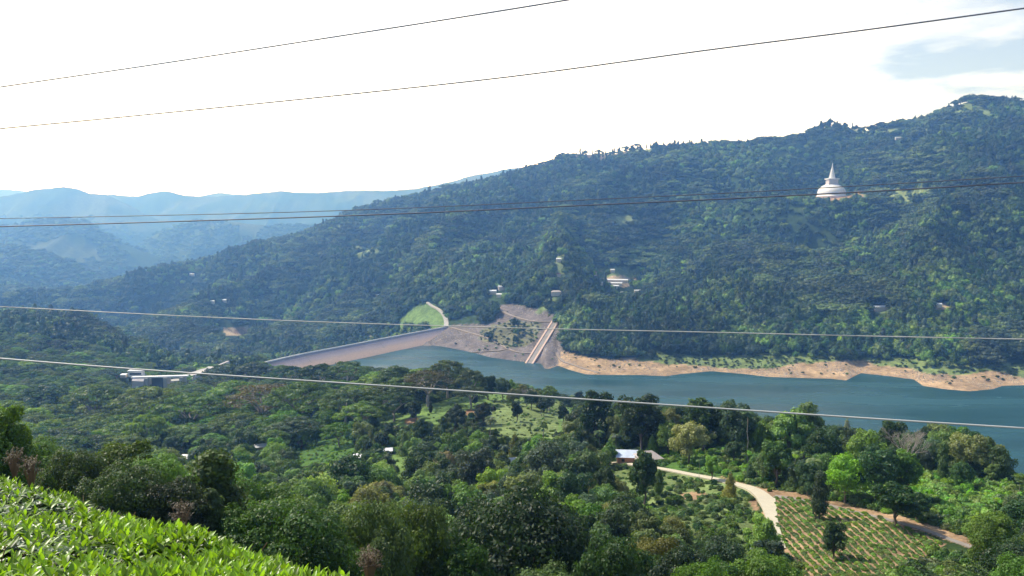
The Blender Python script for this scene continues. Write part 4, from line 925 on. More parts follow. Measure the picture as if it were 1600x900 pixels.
# ------------------------------------------------------------------ notable trees, one by one: kind, px, base py, top py, colour, label, options
print('trees')
NOT = [
 ('broad', 1008, 792, 694, G_DARK, 'tall narrow dark tree in front of the pale road below the bungalow', dict(var=4, wide=.72)),
 ('column', 1280, 812, 738, G_DARK, 'tall column shaped tree at the upper edge of the striped crop field', dict(var=1)),
 ('broad', 1302, 874, 815, G_DARK, 'small round dark tree standing alone inside the striped crop field', dict(var=3, wide=.9)),
 ('broad', 1399, 821, 749, G_DARK, 'spreading tree with bare reddish trunk beside the gravel track', dict(var=0, wide=1.15)),
 ('broad', 1432, 815, 768, G_DARK, 'darker companion tree right of the tree with bare reddish trunk', dict(var=1, wide=1.1)),
 ('broad_hi', 1545, 905, 795, G_LIGHT, 'large light green tree at the lower right beside the crops', dict(var=1, wide=.9)),
 ('broad', 952, 728, 690, G_MID, 'small rounded tree beside the road left of the bungalow', dict(var=1, wide=.9)),
 ('broad', 1112, 752, 708, G_VIVID, 'vivid green sapling at the upper edge of the pale road', dict(var=4, wide=.8)),
 ('areca', 1092, 756, 712, G_MID, 'slender palm left of the vivid sapling by the road', dict()),
 ('broad', 943, 800, 725, G_DARK, 'dark oval tree at the left edge of the clearing below the road', dict(var=1, wide=.75)),
 ('broad', 932, 700, 612, G_DARK, 'very dark dense lakeside tree crossed by the lowest wire, left of the bungalow', dict(var=3, wide=.9)),
 ('broad', 1000, 708, 622, G_DARK, 'broad dark tree behind the bungalow against the lake', dict(var=5)),
 ('broad', 958, 700, 650, G_YEL, 'yellow green tree just behind the left end of the bungalow', dict(var=3, wide=.8)),
 ('broad', 1075, 725, 655, G_YEL, 'yellowish broad tree right of the grey tile roof', dict(var=0, wide=.95)),
 ('broad', 1098, 712, 614, G_DARK, 'tallest dark tree against the lake right of the bungalow', dict(var=4, wide=1.0)),
 ('broad', 1145, 715, 632, G_BLUE, 'blue green tree right of the tallest lakeside tree', dict(var=5, wide=.95)),
 ('areca', 1168, 726, 632, G_DARK, 'thin palm poking above the blue green lakeside tree', dict()),
 ('broad', 1185, 720, 655, G_MID, 'mid green tree between blue green tree and big bright tree', dict(var=0, wide=.9)),
 ('broad', 1232, 724, 634, G_LIGHT, 'big bright green tree against the water in the middle right', dict(var=1, wide=1.0)),
 ('broad', 1258, 722, 630, G_OLIVE, 'olive crowned tree right behind the big bright tree', dict(var=3, wide=.85)),
 ('broad', 1280, 735, 673, G_DARK, 'dark rounded tree right of the olive crowned tree', dict(var=2, wide=.95)),
 ('cone', 1322, 700, 652, G_YEL, 'feathery pale bamboo like tree against the lake', dict(wide=.8)),
 ('broad', 1350, 738, 672, G_LIGHT, 'wide light green tree left of the bare grey tree', dict(var=2, wide=.95)),
 ('bare', 1416, 742, 662, G_MID, 'leafless grey tree with wide twiggy crown against the lake', dict(var=0, wide=1.25)),
 ('bare', 1497, 735, 680, G_MID, 'faint pale leafless tree against the lake at right', dict(var=1, wide=1.2)),
 ('broad', 1392, 740, 698, G_DARK, 'dark tree under the leafless grey tree, left side', dict(var=1, wide=.8)),
 ('broad', 1445, 742, 700, G_BLUE, 'blue green tree right of the leafless grey tree', dict(var=0, wide=.8)),
 ('column', 1472, 750, 691, G_MID, 'crooked vine covered tree trunk near the lake at right', dict(var=0)),
 ('broad', 1503, 762, 722, G_DARK, 'low dark spreading tree right of the vine covered trunk', dict(var=2)),
 ('broad', 1540, 742, 712, G_DARK, 'small dark tree on a thin stem against the lake at far right', dict(var=3, wide=.8)),
 ('areca', 1592, 800, 744, G_MID, 'thin palm at the right edge in front of the lake', dict()),
 ('broad', 1585, 815, 772, G_OLIVE, 'olive tree at the right edge under the thin palm', dict(var=2)),
 ('areca', 1202, 745, 690, G_MID, 'slender palm with pale trunk in front of the dark grove', dict()),
 ('areca', 1241, 742, 700, G_MID, 'slender palm in front of the big bright tree', dict()),
 ('areca', 1183, 748, 705, G_MID, 'short slender palm at the edge of the shrubs', dict()),
 ('banana', 1255, 738, 716, G_LIGHT, 'banana plant at the upper edge of the lush shrubs', dict()),
 ('banana', 925, 722, 688, G_LIGHT, 'banana plant left of the road by the bungalow', dict()),
 ('banana', 1045, 700, 672, G_LIGHT, 'banana plant behind the grey tile roof', dict()),
 ('areca', 867, 790, 752, G_YEL, 'bright palm among dark trees in the lower middle', dict()),
 ('coconut', 850, 700, 654, G_OLIVE, 'coconut palm left of a pair below the tea slope', dict(var=0)),
 ('coconut', 886, 708, 656, G_OLIVE, 'coconut palm right of a pair below the tea slope', dict(var=1)),
 ('coconut', 765, 690, 650, G_OLIVE, 'leaning palm beside the dark column in the middle', dict(var=0)),
 ('column', 717, 692, 668, G_DARK, 'short slim dark column tree in the middle grove', dict(var=2)),
 ('column', 692, 690, 650, G_MID, 'slim column tree below the tea slope', dict(var=0)),
 ('broad', 712, 682, 630, G_BLUE, 'blue green tree standing up from the tea slope', dict(var=1, wide=.9)),
 ('broad', 755, 665, 626, G_DARK, 'rounded dark tree on the crest of the tea slope', dict(var=0, wide=1.0)),
 ('broad', 742, 634, 616, G_DARK, 'small round dark shrub tree on the bright tea crest', dict(var=3, wide=.9)),
 ('broad', 808, 660, 625, G_DARK, 'ragged dark upright tree on the meadow crest', dict(var=4, wide=.85)),
 ('broad', 846, 650, 624, G_DARK, 'ragged dark tree on the meadow crest, further right', dict(var=1, wide=.9)),
 ('broad', 880, 662, 630, G_DARK, 'dark upright tree at the right end of the meadow crest', dict(var=4, wide=.9)),
 ('broad', 650, 660, 622, G_DARK, 'dark narrow tree left of the bright tea slope', dict(var=4, wide=.9)),
 ('column', 673, 646, 628, G_DARK, 'tiny dark column tree on the bright tea slope', dict(var=1)),
 ('broad', 660, 705, 650, G_MID, 'mid green tree right of the red soil patch', dict(var=1, wide=.8)),
 ('cone', 562, 708, 676, G_MID, 'conical tree, first of the row above the cottages', dict()),
 ('cone', 579, 702, 670, G_YEL, 'yellowish conical tree, second of the row above the cottages', dict()),
 ('cone', 595, 702, 670, G_YEL, 'yellowish conical tree, third of the row above the cottages', dict()),
 ('broad', 608, 690, 660, G_DARK, 'round dark tree just behind the yellowish conical trees', dict(var=3)),
 ('cone', 632, 712, 672, G_MID, 'conical tree right of the pale cottage', dict()),
 ('cone', 650, 722, 690, G_MID, 'conical tree beside the top of the steep field', dict()),
 ('broad', 582, 672, 647, G_MID, 'round tree at the left end of the small tea field', dict(var=3)),
 ('broad', 548, 800, 712, G_DARK, 'large dark mango like tree under the white cottage', dict(var=2, wide=1.2)),
 ('broad', 600, 770, 722, G_DARK, 'dark wide tree hiding the foot of the steep green field', dict(var=0, wide=1.2)),
 ('broad', 440, 700, 654, G_DARK, 'dark tree right of the long pale shed', dict(var=0, wide=.9)),
 ('broad', 392, 680, 656, G_DARK, 'dark rounded tree behind the long pale shed', dict(var=2, wide=.9)),
 ('broad', 340, 712, 664, G_DARK, 'dark tree on the terrace left of the long pale shed', dict(var=1, wide=1.0)),
 ('column', 317, 722, 686, G_DARK, 'small dark column tree left of the long pale shed', dict(var=1)),
 ('umbrella', 232, 672, 606, G_OLIVE, 'wide rain tree below the spillway gates', dict(var=0)),
 ('umbrella', 150, 670, 602, G_MID, 'wide rain tree at left, below the lowest wire', dict(var=1)),
 ('umbrella', 300, 684, 616, G_MID, 'wide bright topped rain tree left of the pinkish one', dict(var=2)),
 ('thin_umbrella', 413, 672, 598, G_BROWN, 'pinkish brown half leafless rain tree with pale forked trunk', dict(var=0, wide=1.2)),
 ('umbrella', 366, 668, 596, G_LIGHT, 'bright green rain tree left behind the pinkish brown one', dict(var=1, wide=.9)),
 ('umbrella', 472, 672, 600, G_MID, 'rain tree right of the pinkish brown one', dict(var=0)),
 ('umbrella', 540, 668, 608, G_OLIVE, 'olive rain tree left of the small tea field', dict(var=2, wide=.8)),
 ('umbrella', 232, 720, 648, G_LIGHT, 'vivid flat topped rain tree above the bright near trees', dict(var=0, wide=.55)),
 ('umbrella', 75, 655, 600, G_BLUE, 'blue green rain tree near the left edge', dict(var=1)),
 ('umbrella', 500, 622, 570, G_MID, 'wide rain tree in front of the left part of the dam face', dict(var=0, wide=.9)),
 ('umbrella', 545, 618, 565, G_MID, 'dome topped rain tree overlapping the dam foot', dict(var=2, wide=.9)),
 ('umbrella', 620, 625, 572, G_MID, 'rain tree where the dam meets the water', dict(var=1, wide=.9)),
 ('thin_umbrella', 668, 635, 578, G_BROWN, 'thin brownish rain tree against the lake', dict(var=1, wide=1.2)),
 ('umbrella', 700, 622, 563, G_OLIVE, 'tallest rain tree cutting into the lake view', dict(var=2, wide=.75)),
 ('umbrella', 735, 632, 578, G_OLIVE, 'rain tree right of the tallest one on the lake shore', dict(var=0, wide=.6)),
 ('umbrella', 352, 614, 570, G_BLUE, 'dark rain tree right of the spillway chute', dict(var=0, wide=1.1)),
 ('umbrella', 400, 612, 566, G_BLUE, 'dark rain tree at the left foot of the dam', dict(var=1, wide=1.0)),
 ('umbrella', 450, 616, 572, G_MID, 'rain tree between the left foot of the dam and the wire', dict(var=2, wide=.9)),
 ('broad', 762, 625, 583, G_DARK, 'dark tree on the near shore left of the bright pair', dict(var=4)),
 ('broad', 785, 625, 588, G_MID, 'leafy tree on the near shore, left of a vivid one', dict(var=0, wide=.9)),
 ('broad', 798, 625, 592, G_VIVID, 'vivid green tree on the near lake shore', dict(var=1, wide=.8)),
 ('umbrella', 858, 642, 603, G_LIGHT, 'bright umbrella topped tree against the lake in the middle', dict(var=1, wide=.6)),
 ('broad', 830, 640, 610, G_DARK, 'dark tree left of the bright umbrella topped tree', dict(var=2, wide=.9)),
 ('broad', 905, 640, 612, G_DARK, 'small dark tree left of the very dark lakeside tree', dict(var=3, wide=.9)),
 ('bare', 823, 634, 601, G_MID, 'small leafless shrub tree against the lake', dict(var=1)),
 ('column', 335, 858, 709, G_MID, 'tall ivy covered tree rising behind the tea hedge', dict(Y=65, var=1, wide=1.25)),
 ('broad_hi', 190, 800, 683, G_MID, 'big sunlit tree with feathery top behind the tea hedge', dict(Y=72, var=1, wide=1.0)),
 ('broad_hi', 62, 775, 684, G_LIGHT, 'bright bushy tree at the left above the tea hedge', dict(Y=75, var=0, wide=.9)),
 ('broad_hi', 115, 790, 700, G_MID, 'darker bushy tree between the bright left tree and the feathery one', dict(Y=66, var=2, wide=.8)),
 ('broad_hi', 258, 812, 712, G_LIGHT, 'light green leafy tree left of the tall ivy covered tree', dict(Y=68, var=0, wide=.8)),
 ('broad_hi', -6, 748, 622, G_LIGHT, 'sunlit leafy tree cut by the left edge of the view', dict(Y=58, var=1, wide=.75)),
 ('broad_hi', 575, 912, 782, G_LIGHT, 'light green leafy tree right of the tea hedge at the bottom', dict(Y=75, var=2, wide=.6)),
 ('broad_hi', 640, 930, 790, G_MID, 'rounded green tree at the bottom, right of the light leafy tree', dict(Y=85, var=0, wide=.6)),
 ('broad_hi', 815, 930, 770, G_DARK, 'huge dark dense tree at the bottom middle', dict(Y=105, var=2, wide=.95)),
 ('broad_hi', 720, 960, 838, G_MID, 'green tree at the bottom left of the huge dark tree', dict(Y=82, var=1, wide=.7)),
 ('broad_hi', 960, 950, 838, G_MID, 'light crowned round tree at the bottom right of the huge dark tree', dict(Y=95, var=0, wide=.8)),
 ('broad_hi', 1060, 940, 845, G_DARK, 'dark round tree at the bottom below the clearing', dict(Y=102, var=1, wide=.8)),
 ('broad_hi', 1125, 925, 845, G_BLUE, 'grey green round tree at the bottom left of the white road end', dict(Y=108, var=0, wide=.8)),
 ('broad', 1050, 858, 808, G_YEL, 'yellow green layered tree inside the lower clearing', dict(var=2, wide=1.0)),
 ('broad', 1205, 905, 855, G_DARK, 'dark bushy tree at the end of the white road', dict(var=3, wide=1.1)),
 ('areca', 1190, 915, 850, G_LIGHT, 'palm with drooping fronds at the bottom by the road end', dict()),
 ('broad', 905, 800, 712, G_DARK, 'dark tall tree in the lower middle left of the clearing', dict(var=4, wide=.95)),
 ('broad', 855, 775, 688, G_BLUE, 'blue green tree above the bright palm', dict(var=2, wide=.9)),
 ('broad', 745, 790, 706, G_BLUE, 'hazy blue green tree in the lower middle', dict(var=5, wide=.9)),
 ('broad', 695, 765, 707, G_BROWN, 'brownish rounded tree in the middle grove', dict(var=2, wide=.9)),
 ('cone', 805, 720, 675, G_YEL, 'yellowish pointed tree in the middle grove', dict(wide=1.1)),
]
near = []      # (visible-area bookkeeping) x, Y, z, h, w, thing?
TREES = []
for kind, px, pb, ptop, colr, lab, op in NOT:
    y0 = 60
    if kind in ('umbrella', 'thin_umbrella') and pb < 640: y0 = 300
    if 'Y' in op: Y = op['Y']; u, s = ray(px, (pb + ptop) / 2); x = u * Y; z = gz(x, Y)
    else: x, Y, z = hit(px, pb, 25)
    # height so that the top reaches ptop
    u, s = ray(px, ptop); h = max(2.0, CZ + s * Y - z)
    TREES.append(dict(kind=kind, x=x, Y=Y, z=z - .2, h=h, col=colr, lab=lab, op=op, fixed=True))
    print(f'{kind} {px},{pb} Y={Y:.0f} h={h:.1f}') if h > 32 or h < 3.5 else None

# ------------------------------------------------------------------ random fill of the near valley
def zone_density(x, Y, z, which):
    idx = classify(x, Y, z); d = np.ones(x.shape)
    for i, zn in enumerate(ZONES): d[idx == i] = (zn[4] * (.5 if zn[0] == 'glade' else 1)) if which == 't' else zn[5]
    return d, idx
grid = {}
def free(x, y, r, cell=6.0):
    cxx, cyy = int(x // cell), int(y // cell); k = int(2 * r * 1.0 // cell) + 1
    for a in range(cxx - k, cxx + k + 1):
        for b in range(cyy - k, cyy + k + 1):
            for (qx, qy, qr) in grid.get((a, b), ()):
                if (qx - x) ** 2 + (qy - y) ** 2 < (r + qr) ** 2: return False
    return True
def occupy(x, y, r, cell=6.0): grid.setdefault((int(x // cell), int(y // cell)), []).append((x, y, r))
for t in TREES:
    occupy(t['x'], t['Y'], {'umbrella': .5, 'thin_umbrella': .45, 'broad': .24, 'broad_hi': .24}.get(t['kind'], .10) * t['h'])
def clear_ok(x, Y):
    for (a, b, r) in tree_clear:
        if (x - a) ** 2 + (Y - b) ** 2 < r * r: return False
    return True
def seg_d(x, Y, W):
    m = 1e9
    for i in range(len(W) - 1):
        ax, ay = W[i]; bx, by = W[i + 1]; dx, dy = bx - ax, by - ay; t = max(0, min(1, ((x - ax) * dx + (Y - ay) * dy) / (dx * dx + dy * dy + 1e-9))); m = min(m, math.hypot(x - ax - t * dx, Y - ay - t * dy))
    return m
ROADS = [[hit(px, py, 100)[:2] for px, py in pl] for pl in ([(905,727),(965,724),(1045,735),(1120,750),(1178,766),(1198,782),(1206,812),(1219,858)], [(1210,776),(1275,785),(1350,804),(1445,829),(1520,856),(1640,895)])]
HOUSEV = [(982, 712, 45), (1016, 715, 40), (405, 694, 18), (293, 713, 12), (561, 712, 12), (604, 704, 14), (800, 722, 10), (228, 603, 62), (262, 572, 26)]
SKYL = np.array([(380,560),(410,566),(450,572),(500,574),(560,571),(620,577),(690,572),(740,590),(800,594),(850,607),(900,618),(960,624),(1000,632),(1060,632),(1100,628),(1160,645),(1230,645),(1300,660),(1350,670),(1400,684),(1480,704),(1550,728),(1600,757),(1700,790)], float)
N0 = 26000
yr = np.exp(rng.uniform(math.log(50), math.log(1180), N0)); ur = rng.uniform(-.78, .78, N0)
xr = ur * yr; zr = ground(xr, yr); dr, ir = zone_density(xr, yr, zr, 't')
pxr, pyr = proj(xr, yr, zr)
for i in range(N0):
    x, Y, z = xr[i], yr[i], zr[i]
    if z < 2.5 or rng.random() > dr[i] or rng.random() > min(1, Y / 260 + .25): continue
    if Y > 900 and z < 8: continue
    px, py = pxr[i], pyr[i]
    # tea slope and the drop below it stay open close to the camera
    if Y < (60 if px < 560 else 92): continue
    left = px < 560
    flat = (Y > 430 and px < 760 and rng.random() < .55) or (Y > 800 and rng.random() < .5)
    # keep lines of sight to houses and fields open
    if flat: kind = 'umbrella'; h = rng.uniform(13, 19); r = h * .42
    else:
        q = rng.random()
        kind = 'broad' if q < .80 else ('column' if q < .86 else ('cone' if q < .92 else ('areca' if q < .95 else ('coconut' if q < .975 else 'banana'))))
        if kind in ('coconut', 'areca', 'banana') and (Y > 650 or Y < 135): kind = 'broad'
        h = {'broad': rng.choice([rng.uniform(7, 11), rng.uniform(10, 16)]), 'column': rng.uniform(7, 12), 'cone': rng.uniform(6, 10), 'areca': rng.uniform(7, 10), 'coconut': rng.uniform(9, 13), 'banana': rng.uniform(3.5, 5)}[kind]
        if Y < 200: h *= .82
        r = h * {'broad': .25, 'column': .14, 'cone': .18, 'areca': .12, 'coconut': .2, 'banana': .3}[kind]
    tx_, ty_ = proj(x, Y, z + h)
    if Y < 200 and px < 600 and ty_ < np.interp(px, [0, 300, 600], [712, 722, 800]): continue
    bad = False
    for (hx_, hy_, hw) in HOUSEV:
        if abs(px - hx_) < hw * .6 + r * F / Y * .8 and ty_ < hy_ + 4 and py > hy_ and Y < (1080 if hx_ in (228, 262) else 460): bad = True
    # open views: tea slope, crop field, meadow, dirt bank, clearing
    for poly, lim in (( [(565,655),(700,622),(760,612),(830,622),(900,640),(890,690),(780,672),(660,670),(580,675)], 520), ([(1140,742),(1600,742),(1600,900),(1215,900),(1190,790)], 260), ([(600,712),(642,705),(652,730),(640,752),(615,752)], 380), ([(450,690),(550,680),(570,695),(540,715),(500,722),(455,722)], 640), ([(950,738),(1060,740),(1180,770),(1195,850),(1120,870),(1000,790)], 230)):
        if py > 0 and Y < lim:
            for yy in (ty_, ty_ + .35 * (py - ty_)):
                if inpoly(poly, np.array([tx_]), np.array([yy]))[0]: bad = True
    if bad or not clear_ok(x, Y) or min(seg_d(x, Y, w) for w in ROADS) < 2.5 + r * .5: continue
    if Y > 300 and px > 410 and ty_ < np.interp(tx_, SKYL[:, 0], SKYL[:, 1]): continue
    if px > 1560 and ty_ < 735 and Y > 200: continue
    if not free(x, Y, r * .62): continue
    occupy(x, Y, r * .62)
    lush = fbm(np.array([x / 60 + 5]), np.array([Y / 60]), 3)[0]; cq = rng.random() * .6 + lush * .4
    if kind == 'umbrella': colr = [G_BLUE, G_OLIVE, G_MID, G_LIGHT][min(3, int(cq * 4.4))]
    else: colr = G_DARK if cq < .40 else (G_BLUE if cq < .47 else (G_MID if cq < .62 else (G_OLIVE if cq < .67 else (G_LIGHT if cq < .78 else (G_YEL if cq < .92 else G_BROWN)))))
    if Y < 130 and colr in (G_DARK, G_BLUE) and rng.random() < .45: colr = G_MID
    if kind == 'broad' and Y < 130: kind = 'broad_hi'
    TREES.append(dict(kind=kind, x=x, Y=Y, z=z - .2, h=h, col=colr, lab=None, op={}, fixed=False))
print('near trees', len(TREES))

# visible area of each near tree: coarse front-to-back coverage raster
WB, HB = 640, 360; buf = np.zeros((HB, WB), bool); sc_ = WB / 1600
# terrain also hides: keep nearest terrain distance per pixel column by sampling
Yc = np.exp(np.linspace(math.log(8), math.log(1300), 260)); ccols = (np.arange(WB) + .5) / sc_
hor_ = np.full((len(Yc), WB), 1e9)
run = np.full(WB, 1e9)
for k, Yv in enumerate(Yc):
    uu = (ccols - 800) / F / .99; zz = ground(uu * Yv, np.full(WB, Yv)); _, pyy = proj(uu * Yv, Yv, zz); run = np.minimum(run, pyy); hor_[k] = run
for t in sorted(TREES, key=lambda q: q['Y']):
    px, pb = proj(t['x'], t['Y'], t['z']); _, pt_ = proj(t['x'], t['Y'], t['z'] + t['h'])
    hw = {'umbrella': .72, 'thin_umbrella': .6, 'broad': .36, 'broad_hi': .38, 'bare': .4, 'coconut': .3, 'areca': .13, 'banana': .4, 'column': .14, 'cone': .19}[t['kind']] * t['h'] * t['op'].get('wide', 1) * F / t['Y']
    x0, x1 = int((px - hw) * sc_), int((px + hw) * sc_) + 1; y0_, y1_ = int(pt_ * sc_), int(pb * sc_) + 1
    x0c, x1c, y0c, y1c = max(0, x0), min(WB, x1), max(0, y0_), min(HB, y1_)
    t['vis'] = 0; t['px'], t['pt'], t['pb'] = px, pt_, pb
    if x1c <= x0c or y1c <= y0c: continue
    k = min(len(Yc) - 1, int(np.searchsorted(Yc, t['Y'] * .97)))
    hh = hor_[k, x0c:x1c] * sc_
    yy = np.arange(y0c, y1c)[:, None] + .5; xx = np.arange(x0c, x1c)[None, :] + .5
    cyy = y0_ + (y1_ - y0_) * .46; m = (((xx - px * sc_) / (hw * sc_ + .3)) ** 2 + ((yy - cyy) / ((y1_ - y0_) * .52 + .3)) ** 2 < 1)
    m &= yy < hh[None, :] + .5
    sub = buf[y0c:y1c, x0c:x1c]; t['vis'] = int((m & ~sub).sum()) / (sc_ * sc_); sub |= m
autos = sorted([t for t in TREES if not t['fixed'] and t['vis'] > 60], key=lambda q: -q['vis'])
NAUTO = {'broad': 185, 'umbrella': 60, 'other': 60}
things = []; cnt = {'broad': 0, 'umbrella': 0, 'other': 0}
for t in autos:
    c = 'broad' if t['kind'] in ('broad', 'broad_hi') else ('umbrella' if t['kind'] == 'umbrella' else 'other')
    if cnt[c] < NAUTO[c]: cnt[c] += 1; things.append(t); t['thing'] = True
print('things', len(things), cnt, 'least visible', things[-1]['vis'])

ANCH = [('the bright tea hedge', 250, 830), ('the ivy covered tree', 335, 790), ('the long pale shed', 405, 693), ('the pinkish rain tree', 413, 635), ('the steep green field', 628, 735),
        ('the white cottage pair', 582, 708), ('the bright tea slope', 700, 650), ('the coconut palm pair', 868, 680), ('the brownish round tree', 695, 735), ('the huge bottom tree', 815, 830),
        ('the bright middle palm', 867, 765), ('the bungalow', 990, 710), ('the narrow roadside tree', 1008, 745), ('the pale road fork', 1195, 785), ('the pale road end', 1215, 860),
        ('the tallest dark lakeside tree', 1098, 660), ('the big bright lakeside tree', 1240, 680), ('the leafless grey tree', 1416, 700), ('the vine covered trunk', 1472, 715), ('the striped crop field', 1345, 850),
        ('the light corner tree', 1545, 850), ('the palm at the right edge', 1592, 765), ('the spillway gates', 232, 590), ('the dam foot', 430, 575), ('the vivid shore tree', 798, 605),
        ('the tallest lakeside rain tree', 700, 590), ('the left edge wire', 20, 600), ('the small white roof', 293, 713), ('the meadow crest', 845, 640)]
CN = {G_DARK: 'dark green', G_BLUE: 'blue green', G_MID: 'mid green', G_LIGHT: 'light green', G_YEL: 'yellow green', G_OLIVE: 'olive green', G_BROWN: 'brownish', G_VIVID: 'vivid green'}
SH = {'broad': 'leafy tree', 'broad_hi': 'leafy tree', 'column': 'columnar tree', 'cone': 'conical tree', 'umbrella': 'rain tree', 'areca': 'slim palm', 'coconut': 'coconut palm', 'banana': 'banana plant'}
ORD = ['leftmost', 'second from left', 'third from left', 'fourth from left', 'fifth from left', 'sixth from left', 'seventh from left', 'eighth from left', 'ninth from left', 'tenth from left', 'eleventh from left', 'twelfth from left']
byl = {}
for t in things:
    cxp, cyp = t['px'], t['pt'] * .6 + t['pb'] * .4
    nm, ax, ay = min(ANCH, key=lambda a: (a[1] - cxp) ** 2 + 2.2 * (a[2] - cyp) ** 2); dx, dy = cxp - ax, (cyp - ay) * 1.5
    rel = ('right of' if dx > 0 else 'left of') if abs(dx) > abs(dy) else ('just below' if dy > 0 else 'just above')
    sz_ = 'tall' if (t['pb'] - t['pt']) > 62 else ('small' if (t['pb'] - t['pt']) < 26 else 'medium')
    byl.setdefault((sz_, CN[t['col']], SH[t['kind']], rel, nm), []).append(t)
for (sz_, cn, sh, rel, nm), lst in byl.items():
    lst.sort(key=lambda q: q['px'])
    for i, t in enumerate(lst):
        base = f'{sz_} {cn} {sh} {rel} {nm}'
        t['lab'] = base if len(lst) == 1 else f'{ORD[min(i, 11)]} {base}'
GR = {'broad': 'leafy trees of the near valley', 'broad_hi': 'leafy trees of the near valley', 'column': 'vine clad trees of the near valley', 'cone': 'conical trees of the near valley', 'umbrella': 'rain trees of the near valley',
      'thin_umbrella': 'rain trees of the near valley', 'areca': 'slim palms of the near valley', 'coconut': 'coconut palms of the near valley', 'banana': 'banana plants of the near valley', 'bare': 'leafless trees by the lake'}
rest = []
for t in TREES:
    if t['fixed'] or t.get('thing'):
        put_tree(t['kind'], t['x'], t['Y'], t['z'], t['h'], t['col'], t['lab'], GR[t['kind']], t['op'].get('var'), t['op'].get('wide', 1.0))
    else: rest.append(t)

# ------------------------------------------------------------------ instanced masses
def scatter(name, pts, scl, rot, idx, protos, label=None):
    """one object: points carrying copies of the prototype meshes through geometry nodes"""
    pc = bpy.data.collections.new(name + '_source')
    for i, (me, colr) in enumerate(protos):
        o = bpy.data.objects.new(f'{name}_{i:02d}', me); pc.objects.link(o)
    me = bpy.data.meshes.new(name); n = len(pts); me.vertices.add(n); me.vertices.foreach_set('co', np.asarray(pts, np.float32).ravel())
    a = me.attributes.new('scl', 'FLOAT_VECTOR', 'POINT'); a.data.foreach_set('vector', np.asarray(scl, np.float32).ravel())
    a = me.attributes.new('rot', 'FLOAT_VECTOR', 'POINT'); a.data.foreach_set('vector', np.asarray(rot, np.float32).ravel())
    pal = np.array([c for _, c in protos], np.float32)[np.asarray(idx, int)]
    a = me.attributes.new('leaf_colour', 'FLOAT_VECTOR', 'POINT'); a.data.foreach_set('vector', pal.ravel())
    a = me.attributes.new('pick', 'INT', 'POINT'); a.data.foreach_set('value', np.asarray(idx, np.int32))
    o = ob(name, me); tag(o, label, kind='stuff')
    ng = bpy.data.node_groups.new(name, 'GeometryNodeTree'); ng.interface.new_socket('Geometry', in_out='INPUT', socket_type='NodeSocketGeometry'); ng.interface.new_socket('Geometry', in_out='OUTPUT', socket_type='NodeSocketGeometry')
    N = ng.nodes; L = ng.links; gi = N.new('NodeGroupInput'); go = N.new('NodeGroupOutput'); ci = N.new('GeometryNodeCollectionInfo'); ci.inputs['Collection'].default_value = pc
    ci.inputs['Separate Children'].default_value = True; ci.inputs['Reset Children'].default_value = True
    ip = N.new('GeometryNodeInstanceOnPoints'); ip.inputs['Pick Instance'].default_value = True
    def na(nm, ty):
        q = N.new('GeometryNodeInputNamedAttribute'); q.data_type = ty; q.inputs['Name'].default_value = nm; return q.outputs['Attribute']
    L.new(gi.outputs[0], ip.inputs['Points']); L.new(ci.outputs[0], ip.inputs['Instance']); L.new(na('pick', 'INT'), ip.inputs['Instance Index'])
    L.new(na('scl', 'FLOAT_VECTOR'), ip.inputs['Scale']); L.new(na('rot', 'FLOAT_VECTOR'), ip.inputs['Rotation']); L.new(ip.outputs[0], go.inputs[0])
    md = o.modifiers.new('copies', 'NODES'); md.node_group = ng
    return o
def joined(cr, tk, cc):
    """crown and trunk of a small background tree in one mesh"""
    return cr
print('masses')
prot = []; pk = {}
for kd in ('broad_hi', 'broad', 'column', 'cone', 'umbrella', 'coconut', 'areca', 'banana'):
    for cc in (G_DARK, G_BLUE, G_MID, G_OLIVE, G_LIGHT, G_YEL, G_BROWN):
        for v, (cr, tk) in enumerate(PT[kd][:3]): pk[(kd, cc, v)] = len(prot); prot.append((cr, cc))
nvar = {k: min(3, len(PT[k])) for k in PT}
P, Sc, Ro, Ix = [], [], [], []
for t in rest:
    P.append((t['x'], t['Y'], t['z'])); s = t['h'] / 10; Sc.append((s, s, s)); Ro.append((0, 0, random.uniform(0, 6.28))); Ix.append(pk[(t['kind'], t['col'], random.randrange(nvar[t['kind']]))])
scatter('woodland', P, Sc, Ro, Ix, prot, 'mass of smaller and hidden trees filling the near valley')

